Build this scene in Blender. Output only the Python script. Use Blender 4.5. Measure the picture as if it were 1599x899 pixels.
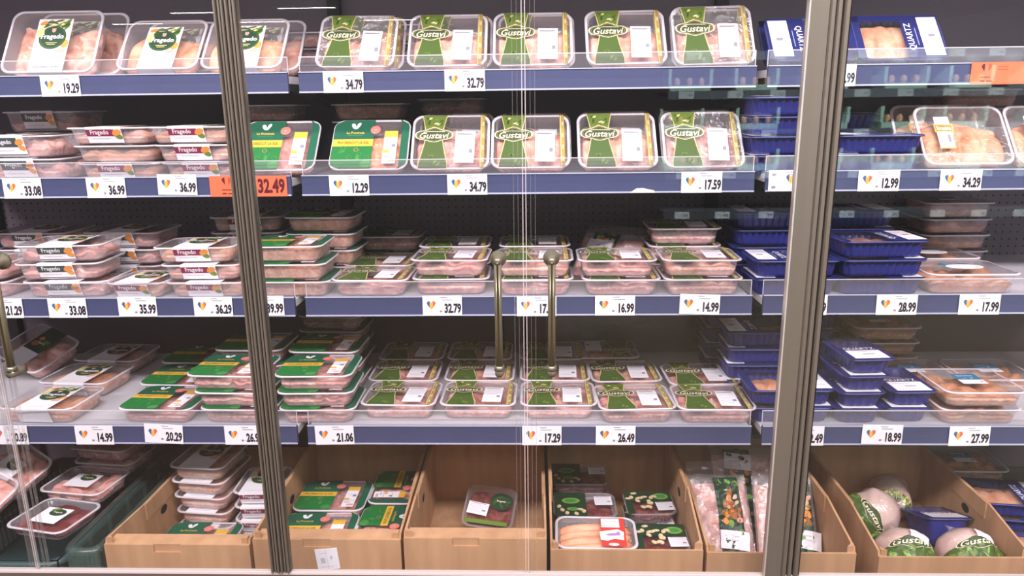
import bpy, bmesh, math, random
from mathutils import Vector, Matrix, noise as mnoise

R = math.radians
PI = math.pi
scene = bpy.context.scene
for o in list(bpy.data.objects):
    bpy.data.objects.remove(o)
COL = scene.collection

# ------------------------------------------------------------------ camera
FPX, CX, CY = 1155.0, 799.5, 449.5
CAM = Vector((0.0212, 0.0, 1.6))
_yaw, _pit, _rol = R(1.789), R(14.081), R(-0.710)
_f = Vector((-math.sin(_yaw) * math.cos(_pit), math.cos(_yaw) * math.cos(_pit), -math.sin(_pit)))
_r0 = Vector((math.cos(_yaw), math.sin(_yaw), 0))
_u0 = _r0.cross(_f)
_r = math.cos(_rol) * _r0 + math.sin(_rol) * _u0
_u = -math.sin(_rol) * _r0 + math.cos(_rol) * _u0
cd = bpy.data.cameras.new('camera')
cd.sensor_width = 36.0
cd.lens = 36.0 * FPX / 1599.0
cd.clip_start = 0.05
cam = bpy.data.objects.new('camera', cd)
M4 = Matrix((_r, _u, -_f)).transposed().to_4x4()
M4.translation = CAM
cam.matrix_world = M4
COL.objects.link(cam)
scene.camera = cam


def at(px, py, Y):
    """the point of the place that the photo shows at a pixel, at depth Y"""
    d = _f + (px - CX) / FPX * _r - (py - CY) / FPX * _u
    return CAM + d * (Y / d.y)


# ------------------------------------------------------------------ world, lights, exposure
scene.view_settings.view_transform = 'Standard'
scene.view_settings.look = 'None'
scene.view_settings.gamma = 1
scene.view_settings.use_curve_mapping = False
scene.view_settings.exposure = -0.03
scene.cycles.transparent_max_bounces = 48
scene.cycles.max_bounces = 8
scene.cycles.diffuse_bounces = 3
scene.cycles.glossy_bounces = 3
scene.cycles.caustics_reflective = False
scene.cycles.caustics_refractive = False
scene.cycles.sample_clamp_indirect = 4.0
W = bpy.data.worlds.new('store_air')
scene.world = W
W.use_nodes = True
W.node_tree.nodes['Background'].inputs['Color'].default_value = (0.95, 0.84, 0.90, 1)
W.node_tree.nodes['Background'].inputs['Strength'].default_value = 0.12


def area(name, loc, target, sx, sy, power, color):
    l = bpy.data.lights.new(name, 'AREA')
    l.shape = 'RECTANGLE'
    l.size, l.size_y = sx, sy
    l.energy = power
    l.color = color
    o = bpy.data.objects.new(name, l)
    COL.objects.link(o)
    o.location = loc
    o.rotation_euler = (Vector(target) - Vector(loc)).to_track_quat('-Z', 'X').to_euler()
    # long axis along world X
    z = (Vector(loc) - Vector(target)).normalized()
    x = Vector((1, 0, 0))
    y = z.cross(x)
    m = Matrix((x, y, z)).transposed().to_4x4()
    m.translation = Vector(loc)
    o.matrix_world = m
    return o


WARM = (1.0, 0.885, 0.955)
area('canopy_led_strip', (0, 1.74, 2.10), (0, 2.02, 1.0), 4.3, 0.06, 17, (1.0, 0.90, 0.95))
area('store_ceiling_light', (0, -0.65, 3.45), (0, 1.2, 0.6), 7.0, 0.4, 440, WARM)
area('aisle_ceiling_light', (0, -2.6, 3.45), (0, 0.4, 0.6), 7.0, 0.5, 40, WARM)


# ------------------------------------------------------------------ materials
def lin(h):
    h = h.lstrip('#')
    o = []
    for i in (0, 2, 4):
        c = int(h[i:i + 2], 16) / 255
        o.append(c / 12.92 if c <= 0.04045 else ((c + 0.055) / 1.055) ** 2.4)
    return (*o, 1)


MATS = {}


def newmat(name):
    m = bpy.data.materials.new(name)
    m.use_nodes = True
    nt = m.node_tree
    nt.nodes.clear()
    out = nt.nodes.new('ShaderNodeOutputMaterial')
    MATS[name] = m
    return m, nt, out


def N(nt, t, **kw):
    n = nt.nodes.new(t)
    for k, v in kw.items():
        setattr(n, k, v)
    return n


def pmat(name, hexcol, rough=0.5, metal=0.0, spec=0.5, var=0.0, scale=30.0, bump=0.0, stretch=None, coat=0.0):
    """principled, with a little procedural colour variation and grain"""
    m, nt, out = newmat(name)
    p = N(nt, 'ShaderNodeBsdfPrincipled')
    p.inputs['Roughness'].default_value = rough
    p.inputs['Metallic'].default_value = metal
    p.inputs['Specular IOR Level'].default_value = spec
    p.inputs['Coat Weight'].default_value = coat
    c = lin(hexcol)
    p.inputs['Base Color'].default_value = c
    if var or bump:
        tc = N(nt, 'ShaderNodeTexCoord')
        mp = N(nt, 'ShaderNodeMapping')
        mp.inputs['Scale'].default_value = stretch or (1, 1, 1)
        nz = N(nt, 'ShaderNodeTexNoise')
        nz.inputs['Scale'].default_value = scale
        nz.inputs['Detail'].default_value = 4
        nt.links.new(tc.outputs['Object'], mp.inputs['Vector'])
        nt.links.new(mp.outputs['Vector'], nz.inputs['Vector'])
        if var:
            mr = N(nt, 'ShaderNodeMapRange')
            mr.inputs['To Min'].default_value = 1 - var
            mr.inputs['To Max'].default_value = 1 + var
            mx = N(nt, 'ShaderNodeVectorMath', operation='SCALE')
            mx.inputs[0].default_value = c[:3]
            nt.links.new(nz.outputs['Fac'], mr.inputs['Value'])
            nt.links.new(mr.outputs['Result'], mx.inputs['Scale'])
            nt.links.new(mx.outputs['Vector'], p.inputs['Base Color'])
        if bump:
            b = N(nt, 'ShaderNodeBump')
            b.inputs['Strength'].default_value = bump
            b.inputs['Distance'].default_value = 0.002
            nt.links.new(nz.outputs['Fac'], b.inputs['Height'])
            nt.links.new(b.outputs['Normal'], p.inputs['Normal'])
    nt.links.new(p.outputs[0], out.inputs[0])
    return m


def clearmat(name, hexcol, opac, gloss0, gloss1, rough=0.08, tint=(1, 1, 1), bump=0.0, bscale=25.0, bdist=0.01):
    """clear plastic or glass sheet: see-through, a share of milky body, and a mirror coat that grows at grazing angles"""
    m, nt, out = newmat(name)
    tr = N(nt, 'ShaderNodeBsdfTransparent')
    tr.inputs['Color'].default_value = (*tint, 1)
    df = N(nt, 'ShaderNodeBsdfDiffuse')
    df.inputs['Color'].default_value = lin(hexcol)
    gl = N(nt, 'ShaderNodeBsdfGlossy')
    gl.inputs['Roughness'].default_value = rough
    m1 = N(nt, 'ShaderNodeMixShader')
    m1.inputs['Fac'].default_value = opac
    nt.links.new(tr.outputs[0], m1.inputs[1])
    nt.links.new(df.outputs[0], m1.inputs[2])
    lw = N(nt, 'ShaderNodeLayerWeight')
    lw.inputs['Blend'].default_value = 0.5
    pw = N(nt, 'ShaderNodeMath', operation='POWER')
    pw.inputs[1].default_value = 4.0
    mr = N(nt, 'ShaderNodeMapRange')
    mr.inputs['To Min'].default_value = gloss0
    mr.inputs['To Max'].default_value = gloss1
    nt.links.new(lw.outputs['Facing'], pw.inputs[0])
    nt.links.new(pw.outputs[0], mr.inputs['Value'])
    m2 = N(nt, 'ShaderNodeMixShader')
    nt.links.new(mr.outputs['Result'], m2.inputs['Fac'])
    nt.links.new(m1.outputs[0], m2.inputs[1])
    nt.links.new(gl.outputs[0], m2.inputs[2])
    if bump:
        tc = N(nt, 'ShaderNodeTexCoord')
        nz = N(nt, 'ShaderNodeTexNoise')
        nz.inputs['Scale'].default_value = bscale
        nz.inputs['Detail'].default_value = 3
        nz.inputs['Distortion'].default_value = 1.5
        b = N(nt, 'ShaderNodeBump')
        b.inputs['Strength'].default_value = bump
        b.inputs['Distance'].default_value = bdist
        nt.links.new(tc.outputs['Object'], nz.inputs['Vector'])
        nt.links.new(nz.outputs['Fac'], b.inputs['Height'])
        nt.links.new(b.outputs['Normal'], gl.inputs['Normal'])
    nt.links.new(m2.outputs[0], out.inputs[0])
    return m


def meatmat(name, c1, c2, c3, scale=28.0, rough=0.38, dist=0.6):
    m, nt, out = newmat(name)
    p = N(nt, 'ShaderNodeBsdfPrincipled')
    p.inputs['Roughness'].default_value = rough
    tc = N(nt, 'ShaderNodeTexCoord')
    oi = N(nt, 'ShaderNodeObjectInfo')
    ad = N(nt, 'ShaderNodeVectorMath', operation='ADD')
    mul = N(nt, 'ShaderNodeMath', operation='MULTIPLY')
    mul.inputs[1].default_value = 7.0
    nt.links.new(oi.outputs['Random'], mul.inputs[0])
    nt.links.new(tc.outputs['Object'], ad.inputs[0])
    nt.links.new(mul.outputs[0], ad.inputs[1])
    nz = N(nt, 'ShaderNodeTexNoise')
    nz.inputs['Scale'].default_value = scale
    nz.inputs['Detail'].default_value = 3
    nz.inputs['Distortion'].default_value = dist
    nt.links.new(ad.outputs[0], nz.inputs['Vector'])
    rp = N(nt, 'ShaderNodeValToRGB')
    e = rp.color_ramp.elements
    e[0].position, e[0].color = 0.30, lin(c1)
    e[1].position, e[1].color = 0.70, lin(c3)
    k = e.new(0.50)
    k.color = lin(c2)
    nt.links.new(nz.outputs['Fac'], rp.inputs['Fac'])
    nt.links.new(rp.outputs['Color'], p.inputs['Base Color'])
    n2 = N(nt, 'ShaderNodeTexNoise')
    n2.inputs['Scale'].default_value = 90
    nt.links.new(ad.outputs[0], n2.inputs['Vector'])
    b = N(nt, 'ShaderNodeBump')
    b.inputs['Strength'].default_value = 0.25
    b.inputs['Distance'].default_value = 0.003
    nt.links.new(n2.outputs['Fac'], b.inputs['Height'])
    nt.links.new(b.outputs['Normal'], p.inputs['Normal'])
    nt.links.new(p.outputs[0], out.inputs[0])
    return m


# setting
pmat('panel_grey', '#7d7480', 0.55, var=0.06, scale=3)
pmat('panel_dark', '#5b505a', 0.6, var=0.06, scale=3)
pmat('shelf_white', '#c9c6cc', 0.4, var=0.05, scale=5)
pmat('rail_blue', '#454a6b', 0.3, var=0.10, scale=9, stretch=(1, 1, 0.2))
pmat('rail_edge_highlight', '#b9bcd2', 0.3)  # pale strips paint the highlight along the rail's top and bottom edges
pmat('dark_gap', '#141216', 0.7)
pmat('steel_bracket', '#3a373c', 0.5, metal=0.3)
pmat('aluminium', '#716a5e', 0.36, metal=0.40, var=0.08, scale=40, stretch=(1, 1, 0.02))
pmat('aluminium_light', '#c9c3ba', 0.3, metal=0.5)
pmat('handle_metal', '#7d7964', 0.32, metal=0.5)
pmat('handle_core', '#4b4226', 0.3, metal=0.5)
pmat('seal_black', '#2a2622', 0.6)
pmat('sill_metal', '#6a5f58', 0.45, metal=0.3, var=0.06, scale=12)
pmat('sill_light', '#cfc3bd', 0.35)
pmat('deck_dark', '#3c382f', 0.7, var=0.1, scale=10)
pmat('floor_tile', '#57412f', 0.5, var=0.08, scale=2)
pmat('store_dark', '#3b3740', 0.7, var=0.1, scale=2)
clearmat('door_glass', '#c8d2cc', 0.004, 0.04, 0.85, 0.0, (0.972, 0.985, 0.975))
clearmat('glass_edge', '#e6dcd8', 0.38, 0.08, 0.6, 0.15)
clearmat('edge_clear', '#e6dedc', 0.10, 0.10, 0.8, 0.1)
clearmat('guard_clear', '#d8d2dc', 0.07, 0.05, 0.8, 0.05)
clearmat('guard_edge_highlight', '#f0eaf2', 0.55, 0.1, 0.6, 0.2)  # whitened plastic paints the highlight line round the clear guard
# packaging
clearmat('tray_clear', '#efe6ee', 0.20, 0.05, 0.7, 0.18)
clearmat('tray_rim', '#f3eaf2', 0.74, 0.06, 0.6, 0.22)
clearmat('tray_milky', '#efe4ea', 0.28, 0.05, 0.7, 0.22)
clearmat('film', '#ffffff', 0.02, 0.045, 0.9, 0.09, bump=0.25, bscale=22)
clearmat('film_crinkled', '#ffffff', 0.06, 0.16, 0.9, 0.10, bump=1.0, bscale=26, bdist=0.03)
clearmat('bag_film', '#f6ecf0', 0.14, 0.13, 0.8, 0.14, bump=1.0, bscale=30)
clearmat('loose_film', '#cfc6cc', 0.10, 0.10, 0.8, 0.2, bump=0.6, bscale=14)
clearmat('crate_clear', '#86a89c', 0.09, 0.05, 0.6, 0.25)
pmat('tray_navy', '#2b2f78', 0.32, var=0.08, scale=20)
pmat('tray_navy_rim', '#3b407f', 0.35)  # lighter than the tray body: rim highlight put into the colour
pmat('tray_teal', '#2f6b57', 0.35)
meatmat('meat_breast', '#cf8570', '#eaae9a', '#f5cdbc')
meatmat('meat_pink', '#cb7b72', '#e8a79c', '#f6d0c6', 34)
meatmat('meat_peach', '#c47c5a', '#dd9f7e', '#ecbda0', 24)
meatmat('meat_tan', '#b4704f', '#cd8f6b', '#dfae8b', 26)
meatmat('meat_mince', '#c97a58', '#dd9a78', '#ecc0a2', 60)
meatmat('meat_mincepale', '#c98f85', '#e2b3a8', '#f0d3c8', 60)
meatmat('meat_dark', '#5d2321', '#7d3430', '#a0605a', 40)
meatmat('meat_sausage', '#d98a63', '#e29b73', '#eab48f', 14)
meatmat('meat_liver', '#5f1a1e', '#7a2b2c', '#a2585a', 22)
meatmat('skin_chicken', '#d9a99a', '#e9c0b2', '#f2d5c8', 20)
# paper and print
for n_, h_ in dict(white='#f3eef4', paper='#e9e3ea', ink='#2b2530', grey='#8d8894', lightgrey='#c9c4cf', red='#d2452f', orange='#f2661c', orangetag='#f4704c', orangeink='#5a1a24',
                   heartblue='#3d5f9c', heartyellow='#f2b24a', heartred='#dd6a4b', green_top='#667a31', green_mid='#4a602b', green_banner='#3f4b28', gold='#a98f52', cream='#efe6c6',
                   leaf='#6c8a35', leafdark='#3d5a28', seal_green='#2f4a35', carrot='#ec9a4c', yellowpale='#ecd98c', burgundy='#8e3150', slate='#46514f', pgreen='#1f6047', pbright='#237638', plight='#469048', pyellow='#e9b544',
                   salmon='#f07d74', dgreen='#23402c', cucumber='#7fae4c', mushroom='#d9bf95', navy='#252a66', navylight='#8f9ac6', teal_label='#3a7fa6', redlabel='#d8433a', logo_gold='#d2c38a', lilac='#b487c2', pinkish='#e6a79b', brownfood='#a9683c').items():
    pmat(n_, h_, 0.42, spec=0.4)
# card
m, nt, out = newmat('cardboard')
p = N(nt, 'ShaderNodeBsdfPrincipled')
p.inputs['Roughness'].default_value = 0.8
tc = N(nt, 'ShaderNodeTexCoord')
mp = N(nt, 'ShaderNodeMapping')
mp.inputs['Scale'].default_value = (1, 1, 0.15)
nz = N(nt, 'ShaderNodeTexNoise')
nz.inputs['Scale'].default_value = 26
nz.inputs['Detail'].default_value = 5
rp = N(nt, 'ShaderNodeValToRGB')
rp.color_ramp.elements[0].position, rp.color_ramp.elements[0].color = 0.3, lin('#b58a66')
rp.color_ramp.elements[1].position, rp.color_ramp.elements[1].color = 0.7, lin('#c79b74')
for a_, b_ in ((tc.outputs['Object'], mp.inputs['Vector']), (mp.outputs['Vector'], nz.inputs['Vector']), (nz.outputs['Fac'], rp.inputs['Fac']), (rp.outputs['Color'], p.inputs['Base Color']), (p.outputs[0], out.inputs[0])):
    nt.links.new(a_, b_)
# perforated back sheet: dark holes on a 25 mm grid
m, nt, out = newmat('perforated_sheet')
p = N(nt, 'ShaderNodeBsdfPrincipled')
p.inputs['Roughness'].default_value = 0.5
tc = N(nt, 'ShaderNodeTexCoord')
sep = N(nt, 'ShaderNodeSeparateXYZ')
nt.links.new(tc.outputs['Object'], sep.inputs[0])
sq = []
for ax in ('X', 'Z'):
    a_ = N(nt, 'ShaderNodeMath', operation='PINGPONG')
    a_.inputs[1].default_value = 0.0125
    nt.links.new(sep.outputs[ax], a_.inputs[0])
    b_ = N(nt, 'ShaderNodeMath', operation='POWER')
    b_.inputs[1].default_value = 2
    nt.links.new(a_.outputs[0], b_.inputs[0])
    sq.append(b_)
ad = N(nt, 'ShaderNodeMath', operation='ADD')
nt.links.new(sq[0].outputs[0], ad.inputs[0])
nt.links.new(sq[1].outputs[0], ad.inputs[1])
lt = N(nt, 'ShaderNodeMath', operation='LESS_THAN')
lt.inputs[1].default_value = 0.0033 ** 2
nt.links.new(ad.outputs[0], lt.inputs[0])
mx = N(nt, 'ShaderNodeMix', data_type='RGBA')
mx.inputs[6].default_value = lin('#7a6e78')
mx.inputs[7].default_value = lin('#17141a')
nt.links.new(lt.outputs[0], mx.inputs[0])
nt.links.new(mx.outputs[2], p.inputs['Base Color'])
nt.links.new(p.outputs[0], out.inputs[0])
# lamps
m, nt, out = newmat('lamp_white')
e_ = N(nt, 'ShaderNodeEmission')
e_.inputs['Strength'].default_value = 30
e_.inputs['Color'].default_value = (1, 0.93, 0.95, 1)
nt.links.new(e_.outputs[0], out.inputs[0])


# ------------------------------------------------------------------ mesh helpers
class MB:
    """collects polygons with material names and links them as ONE mesh object"""

    def __init__(self):
        self.v, self.f, self.m, self.s = [], [], [], []
        self.names = []

    def mi(self, name):
        if name not in self.names:
            self.names.append(name)
        return self.names.index(name)

    def add(self, verts, faces, mat, smooth=False):
        b = len(self.v)
        self.v += [tuple(q) for q in verts]
        k = self.mi(mat)
        for f in faces:
            self.f.append([b + i for i in f])
            self.m.append(k)
            self.s.append(smooth)

    def box(self, x0, x1, y0, y1, z0, z1, mat, xf=None):
        vs = [(x, y, z) for z in (z0, z1) for y in (y0, y1) for x in (x0, x1)]
        if xf:
            vs = [xf(q) for q in vs]
        self.add(vs, [(0, 2, 3, 1), (4, 5, 7, 6), (0, 1, 5, 4), (2, 6, 7, 3), (0, 4, 6, 2), (1, 3, 7, 5)], mat)

    def prism(self, prof, axis, a, b, mat, smooth=False):
        """extrude a 2D profile along an axis"""
        n = len(prof)

        def P(u, w, t):
            return {'x': (t, u, w), 'y': (u, t, w), 'z': (u, w, t)}[axis]
        vs = [P(u, w, a) for u, w in prof] + [P(u, w, b) for u, w in prof]
        fs = [(i, (i + 1) % n, n + (i + 1) % n, n + i) for i in range(n)]
        self.add(vs, fs, mat, smooth)
        self.add(vs, [tuple(range(n - 1, -1, -1)), tuple(range(n, 2 * n))], mat)

    def tube(self, pts, rad, mat, n=10, cap=True):
        pts = [Vector(q) for q in pts]
        rads = rad if isinstance(rad, (list, tuple)) else [rad] * len(pts)
        vs, fs = [], []
        for i, q in enumerate(pts):
            t = (pts[min(i + 1, len(pts) - 1)] - pts[max(i - 1, 0)]).normalized()
            a = t.orthogonal().normalized() if i == 0 else (prev - t * prev.dot(t)).normalized()
            prev = a
            b = t.cross(a)
            for k in range(n):
                w = 2 * PI * k / n
                vs.append(q + (a * math.cos(w) + b * math.sin(w)) * rads[i])
        for i in range(len(pts) - 1):
            for k in range(n):
                fs.append((i * n + k, i * n + (k + 1) % n, (i + 1) * n + (k + 1) % n, (i + 1) * n + k))
        if cap:
            fs.append(tuple(range(n - 1, -1, -1)))
            fs.append(tuple(range((len(pts) - 1) * n, len(pts) * n)))
        self.add(vs, fs, mat, True)

    def mesh(self, name):
        me = bpy.data.meshes.new(name)
        me.from_pydata(self.v, [], self.f)
        for n in self.names:
            me.materials.append(MATS[n])
        me.polygons.foreach_set('material_index', self.m)
        me.polygons.foreach_set('use_smooth', self.s)
        me.update()
        return me

    def build(self, name, parent=None, bevel=0.0):
        me = self.mesh(name)
        o = bpy.data.objects.new(name, me)
        COL.objects.link(o)
        if parent is not None:
            o.parent = parent
        if bevel:
            bv = o.modifiers.new('soft_edge', 'BEVEL')
            bv.width = bevel
            bv.segments = 2
            bv.limit_method = 'ANGLE'
        return o


def empty(name, loc, rot=(0, 0, 0)):
    o = bpy.data.objects.new(name, None)
    o.empty_display_size = 0.05
    o.location = loc
    o.rotation_euler = rot
    COL.objects.link(o)
    return o


def tag(o, label, cat, group=None):
    o['label'] = label
    o['category'] = cat
    if group:
        o['group'] = group
    return o


def struct(o):
    o['kind'] = 'structure'
    return o


def linkpart(name, me, parent):
    o = bpy.data.objects.new(name, me)
    COL.objects.link(o)
    o.parent = parent
    return o


_txt = {}


def text2d(body, h, xs=1.0, bold=0.0, shear=0.0, res=2):
    """outline letters as flat polygons centred on 0,0; h = height of the whole line"""
    key = (body, round(bold, 4), shear, res)
    if key not in _txt:
        cu = bpy.data.curves.new('letters', 'FONT')
        cu.body = body
        cu.size = 1.0
        cu.offset = bold
        cu.shear = shear
        cu.resolution_u = res
        cu.align_x = 'LEFT'
        ob = bpy.data.objects.new('letters', cu)
        COL.objects.link(ob)
        bpy.context.view_layer.update()
        me = bpy.data.meshes.new_from_object(ob)
        vs = [(q.co.x, q.co.y) for q in me.vertices]
        fs = [tuple(q.vertices) for q in me.polygons]
        bpy.data.objects.remove(ob)
        bpy.data.curves.remove(cu)
        bpy.data.meshes.remove(me)
        x0, x1 = min(v[0] for v in vs), max(v[0] for v in vs)
        y0, y1 = min(v[1] for v in vs), max(v[1] for v in vs)
        vs = [(v[0] - (x0 + x1) / 2, v[1] - (y0 + y1) / 2) for v in vs]
        _txt[key] = (vs, fs, x1 - x0, y1 - y0)
    vs, fs, w, hh = _txt[key]
    k = h / hh
    return [(x * k * xs, y * k) for x, y in vs], fs, w * k * xs


class Print:
    """flat print on a surface: fn(u, v, h) puts a point of the artwork on the thing, h above its surface"""

    def __init__(self, mb, fn):
        self.mb, self.fn = mb, fn

    def poly(self, pts, mat, h):
        self.mb.add([self.fn(u, v, h) for u, v in pts], [tuple(range(len(pts)))], mat)

    def rect(self, u0, v0, u1, v1, mat, h, nu=1, nv=1, rot=0.0):
        vs = []
        cu, cv = (u0 + u1) / 2, (v0 + v1) / 2
        c, s = math.cos(rot), math.sin(rot)
        for j in range(nv + 1):
            for i in range(nu + 1):
                du, dv = u0 + (u1 - u0) * i / nu - cu, v0 + (v1 - v0) * j / nv - cv
                vs.append(self.fn(cu + du * c - dv * s, cv + du * s + dv * c, h))
        fs = [(j * (nu + 1) + i, j * (nu + 1) + i + 1, (j + 1) * (nu + 1) + i + 1, (j + 1) * (nu + 1) + i) for j in range(nv) for i in range(nu)]
        self.mb.add(vs, fs, mat)

    def ell(self, u, v, ru, rv, mat, h, n=20, rot=0.0):
        c, s = math.cos(rot), math.sin(rot)
        pts = []
        for k in range(n):
            a, b = ru * math.cos(2 * PI * k / n), rv * math.sin(2 * PI * k / n)
            pts.append((u + a * c - b * s, v + a * s + b * c))
        self.poly(pts, mat, h)

    def line(self, pts, w, mat, h, closed=False):
        n = len(pts)
        L, Rr = [], []
        for i in range(n):
            a = pts[(i - 1) % n] if closed or i > 0 else pts[i]
            b = pts[(i + 1) % n] if closed or i < n - 1 else pts[i]
            d = Vector((b[0] - a[0], b[1] - a[1]))
            d = d.normalized() if d.length > 1e-9 else Vector((1, 0))
            L.append((pts[i][0] - d.y * w / 2, pts[i][1] + d.x * w / 2))
            Rr.append((pts[i][0] + d.y * w / 2, pts[i][1] - d.x * w / 2))
        m_ = n if closed else n - 1
        for i in range(m_):
            j = (i + 1) % n
            self.poly([Rr[i], Rr[j], L[j], L[i]], mat, h)

    def text(self, body, u, v, hh, mat, h, xs=1.0, bold=0.0, shear=0.0, rot=0.0, maxw=None, align='c', res=2):
        vs, fs, w = text2d(body, hh, xs, bold, shear, res)
        k = 1.0
        if maxw and w > maxw:
            k = maxw / w
        off = {'c': 0, 'l': w * k / 2, 'r': -w * k / 2}[align]
        c, s = math.cos(rot), math.sin(rot)
        P_ = []
        for x, y in vs:
            x = x * k + off
            P_.append(self.fn(u + x * c - y * s, v + x * s + y * c, h))
        self.mb.add(P_, fs, mat)

    def heart(self, u, v, r, h, mats=('heartblue', 'heartyellow', 'heartred')):
        def half(x):  # top and bottom of the heart at x in -1..1
            ax = abs(x)
            top = 0.35 + 0.55 * math.sqrt(max(0, 1 - ((ax - 0.5) / 0.5) ** 2)) if ax > 0.02 else 0.42
            bot = -1.0 + 1.35 * ax ** 1.15
            return top, min(bot, top)
        cuts = [-1, -0.34, 0.34, 1]
        for k in range(3):
            xs_ = [cuts[k] + (cuts[k + 1] - cuts[k]) * i / 6 for i in range(7)]
            up = [(u + x * r, v + half(x)[0] * r) for x in xs_]
            dn = [(u + x * r, v + half(x)[1] * r) for x in xs_]
            for i in range(6):
                self.poly([dn[i], dn[i + 1], up[i + 1], up[i]], mats[k], h)


# ------------------------------------------------------------------ the setting
SHELF_Y = [2.050, 2.004, 1.951, 1.878]
LIP_Z = [1.6857, 1.4143, 1.0874, 0.7388]
SURF = [z - 0.010 for z in LIP_Z]
LIP_H = 0.054
YB = 2.55          # perforated back sheet
YD = 1.628         # plane of the glass doors
DECK = 0.27

b = MB(); b.box(-11, 11, -18, 1.60, -0.05, 0, 'floor_tile'); struct(b.build('floor'))
b = MB(); b.box(-11, 11, -18, 1.60, 3.6, 3.65, 'shelf_white'); struct(b.build('ceiling'))
b = MB(); b.box(-2.6, 2.6, YB, YB + 0.04, 1.02, 1.41, 'perforated_sheet'); b.box(-2.6, 2.6, YB, YB + 0.04, 1.41, 2.2, 'panel_dark'); b.box(-2.6, 2.6, YB, YB + 0.04, 0.1, 1.02, 'panel_dark'); struct(b.build('wall_back'))
b = MB(); b.box(-2.6, 2.6, 1.66, YB, DECK - 0.1, DECK, 'deck_dark'); struct(b.build('trim_1'))          # base deck inside the case
b = MB(); b.box(-2.6, 2.6, 1.60, YB, 2.13, 2.20, 'panel_grey'); struct(b.build('trim_2'))               # case roof
b = MB()                                                                                                # front sill under the doors
b.box(-2.6, 2.6, 1.60, 1.66, 0.0, 0.425, 'sill_metal')
b.box(-2.6, 2.6, YD - 0.006, YD + 0.006, 0.425, 0.449, 'sill_metal')
b.box(-2.6, 2.6, YD - 0.007, YD + 0.007, 0.449, 0.4555, 'sill_light')
struct(b.build('trim_3'))
for s_, nm in ((-1, 'blocker_wall_left'), (1, 'blocker_wall_right')):
    b = MB(); b.box(s_ * 2.6, s_ * 2.64, 1.60, YB, 0, 2.2, 'panel_grey'); struct(b.build(nm))  # unseen end walls, added to keep ambient light out of the case sides
k_ = 4
for x in (-1.875, -0.625, 0.625, 1.875):                                                                # dark slotted uprights
    b = MB()
    b.box(x - 0.02, x + 0.02, YB - 0.03, YB, DECK, 2.13, 'dark_gap')
    struct(b.build('trim_%d' % k_)); k_ += 1


def shelf(i, x0, x1, label):
    y, z = SHELF_Y[i], LIP_Z[i]
    t = tag(empty('display_shelf', ((x0 + x1) / 2, y, z)), label, 'shelf', None)
    hw = (x1 - x0) / 2
    b = MB(); b.box(-hw, hw, 0.012, YB - y - 0.03, -0.030, -0.010, 'shelf_white'); b.build('shelf_panel', t)
    b = MB()
    b.prism([(0.0, 0.0), (0.006, 0.0), (0.010, -0.004), (0.010, -LIP_H), (0.0, -LIP_H), (-0.002, -LIP_H + 0.003), (-0.0005, -0.027)], 'x', -hw, hw, 'rail_blue')
    b.build('price_rail', t)
    b = MB()
    b.box(-hw, hw, -0.0035, 0.001, -LIP_H - 0.0005, -LIP_H + 0.0035, 'rail_edge_highlight')
    b.box(-hw, hw, -0.0025, 0.001, -0.0018, 0.0008, 'rail_edge_highlight')
    b.build('rail_highlight', t)
    b = MB()
    b.box(-hw, hw, 0.0115, 0.0130, -0.009, 0.038, 'guard_clear')
    b.box(-hw, hw, 0.0112, 0.0133, 0.038, 0.0405, 'guard_edge_highlight')
    b.box(-hw, -hw + 0.002, 0.0112, 0.0133, -0.009, 0.038, 'guard_edge_highlight')
    b.box(hw - 0.002, hw, 0.0112, 0.0133, -0.009, 0.038, 'guard_edge_highlight')
    b.build('front_guard', t)
    for s in (-1, 1):
        b = MB()
        L = YB - y - 0.03
        prof = [(0.03, -0.030), (L, -0.030), (L, -0.10), (L - 0.06, -0.10), (0.03, -0.045)]
        xx = s * (hw - 0.004)
        b.prism(prof, 'x', min(xx, xx - s * 0.004), max(xx, xx - s * 0.004), 'steel_bracket')
        b.build('bracket', t)
    return t


names = ['top', 'second', 'third', 'fourth']
for i in range(4):
    shelf(i, -1.860, -0.640, '%s blue-fronted shelf of the run holding the burgundy and slate sleeved trays' % names[i])
    shelf(i, -0.610, 0.610, '%s blue-fronted shelf of the middle run, behind the door handles' % names[i])
    shelf(i, 0.640, 1.860, '%s blue-fronted shelf of the run holding the navy trays' % names[i])

# ------------------------------------------------------------------ glass doors
Z0, Z1 = 0.456, 2.10


def stile(x0, x1, kind, parent):
    b = MB()
    d = 0.034 if kind == 'flat' else 0.010
    if kind == 'flat':
        b.box(x0, x1, YD - 0.010, YD + d * .5, Z0, Z1, 'aluminium')
        b.box(x0 - 0.0035, x0, YD - 0.0115, YD + 0.004, Z0, Z1, 'aluminium_light')  # bright strip paints the highlight down the stile's edge
    else:
        n = 3
        w = (x1 - x0) / n
        prof = [(x0, YD + d)]
        for k in range(n):
            a = x0 + k * w
            g = 0.004 if k == 1 else 0.0
            prof += [(a, YD - 0.010 + g), (a + w * 0.18, YD - 0.0135 + g), (a + w * 0.66, YD - 0.0135 + g), (a + w * 0.80, YD - 0.0095 + g), (a + w * 0.83, YD - 0.002 + g), (a + w * .97, YD - 0.002 + g)]
        prof += [(x1, YD - 0.008), (x1, YD + d)]
        b.prism(prof, 'z', Z0, Z1, 'aluminium')
    return b.build('hinge_stile', parent)


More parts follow.
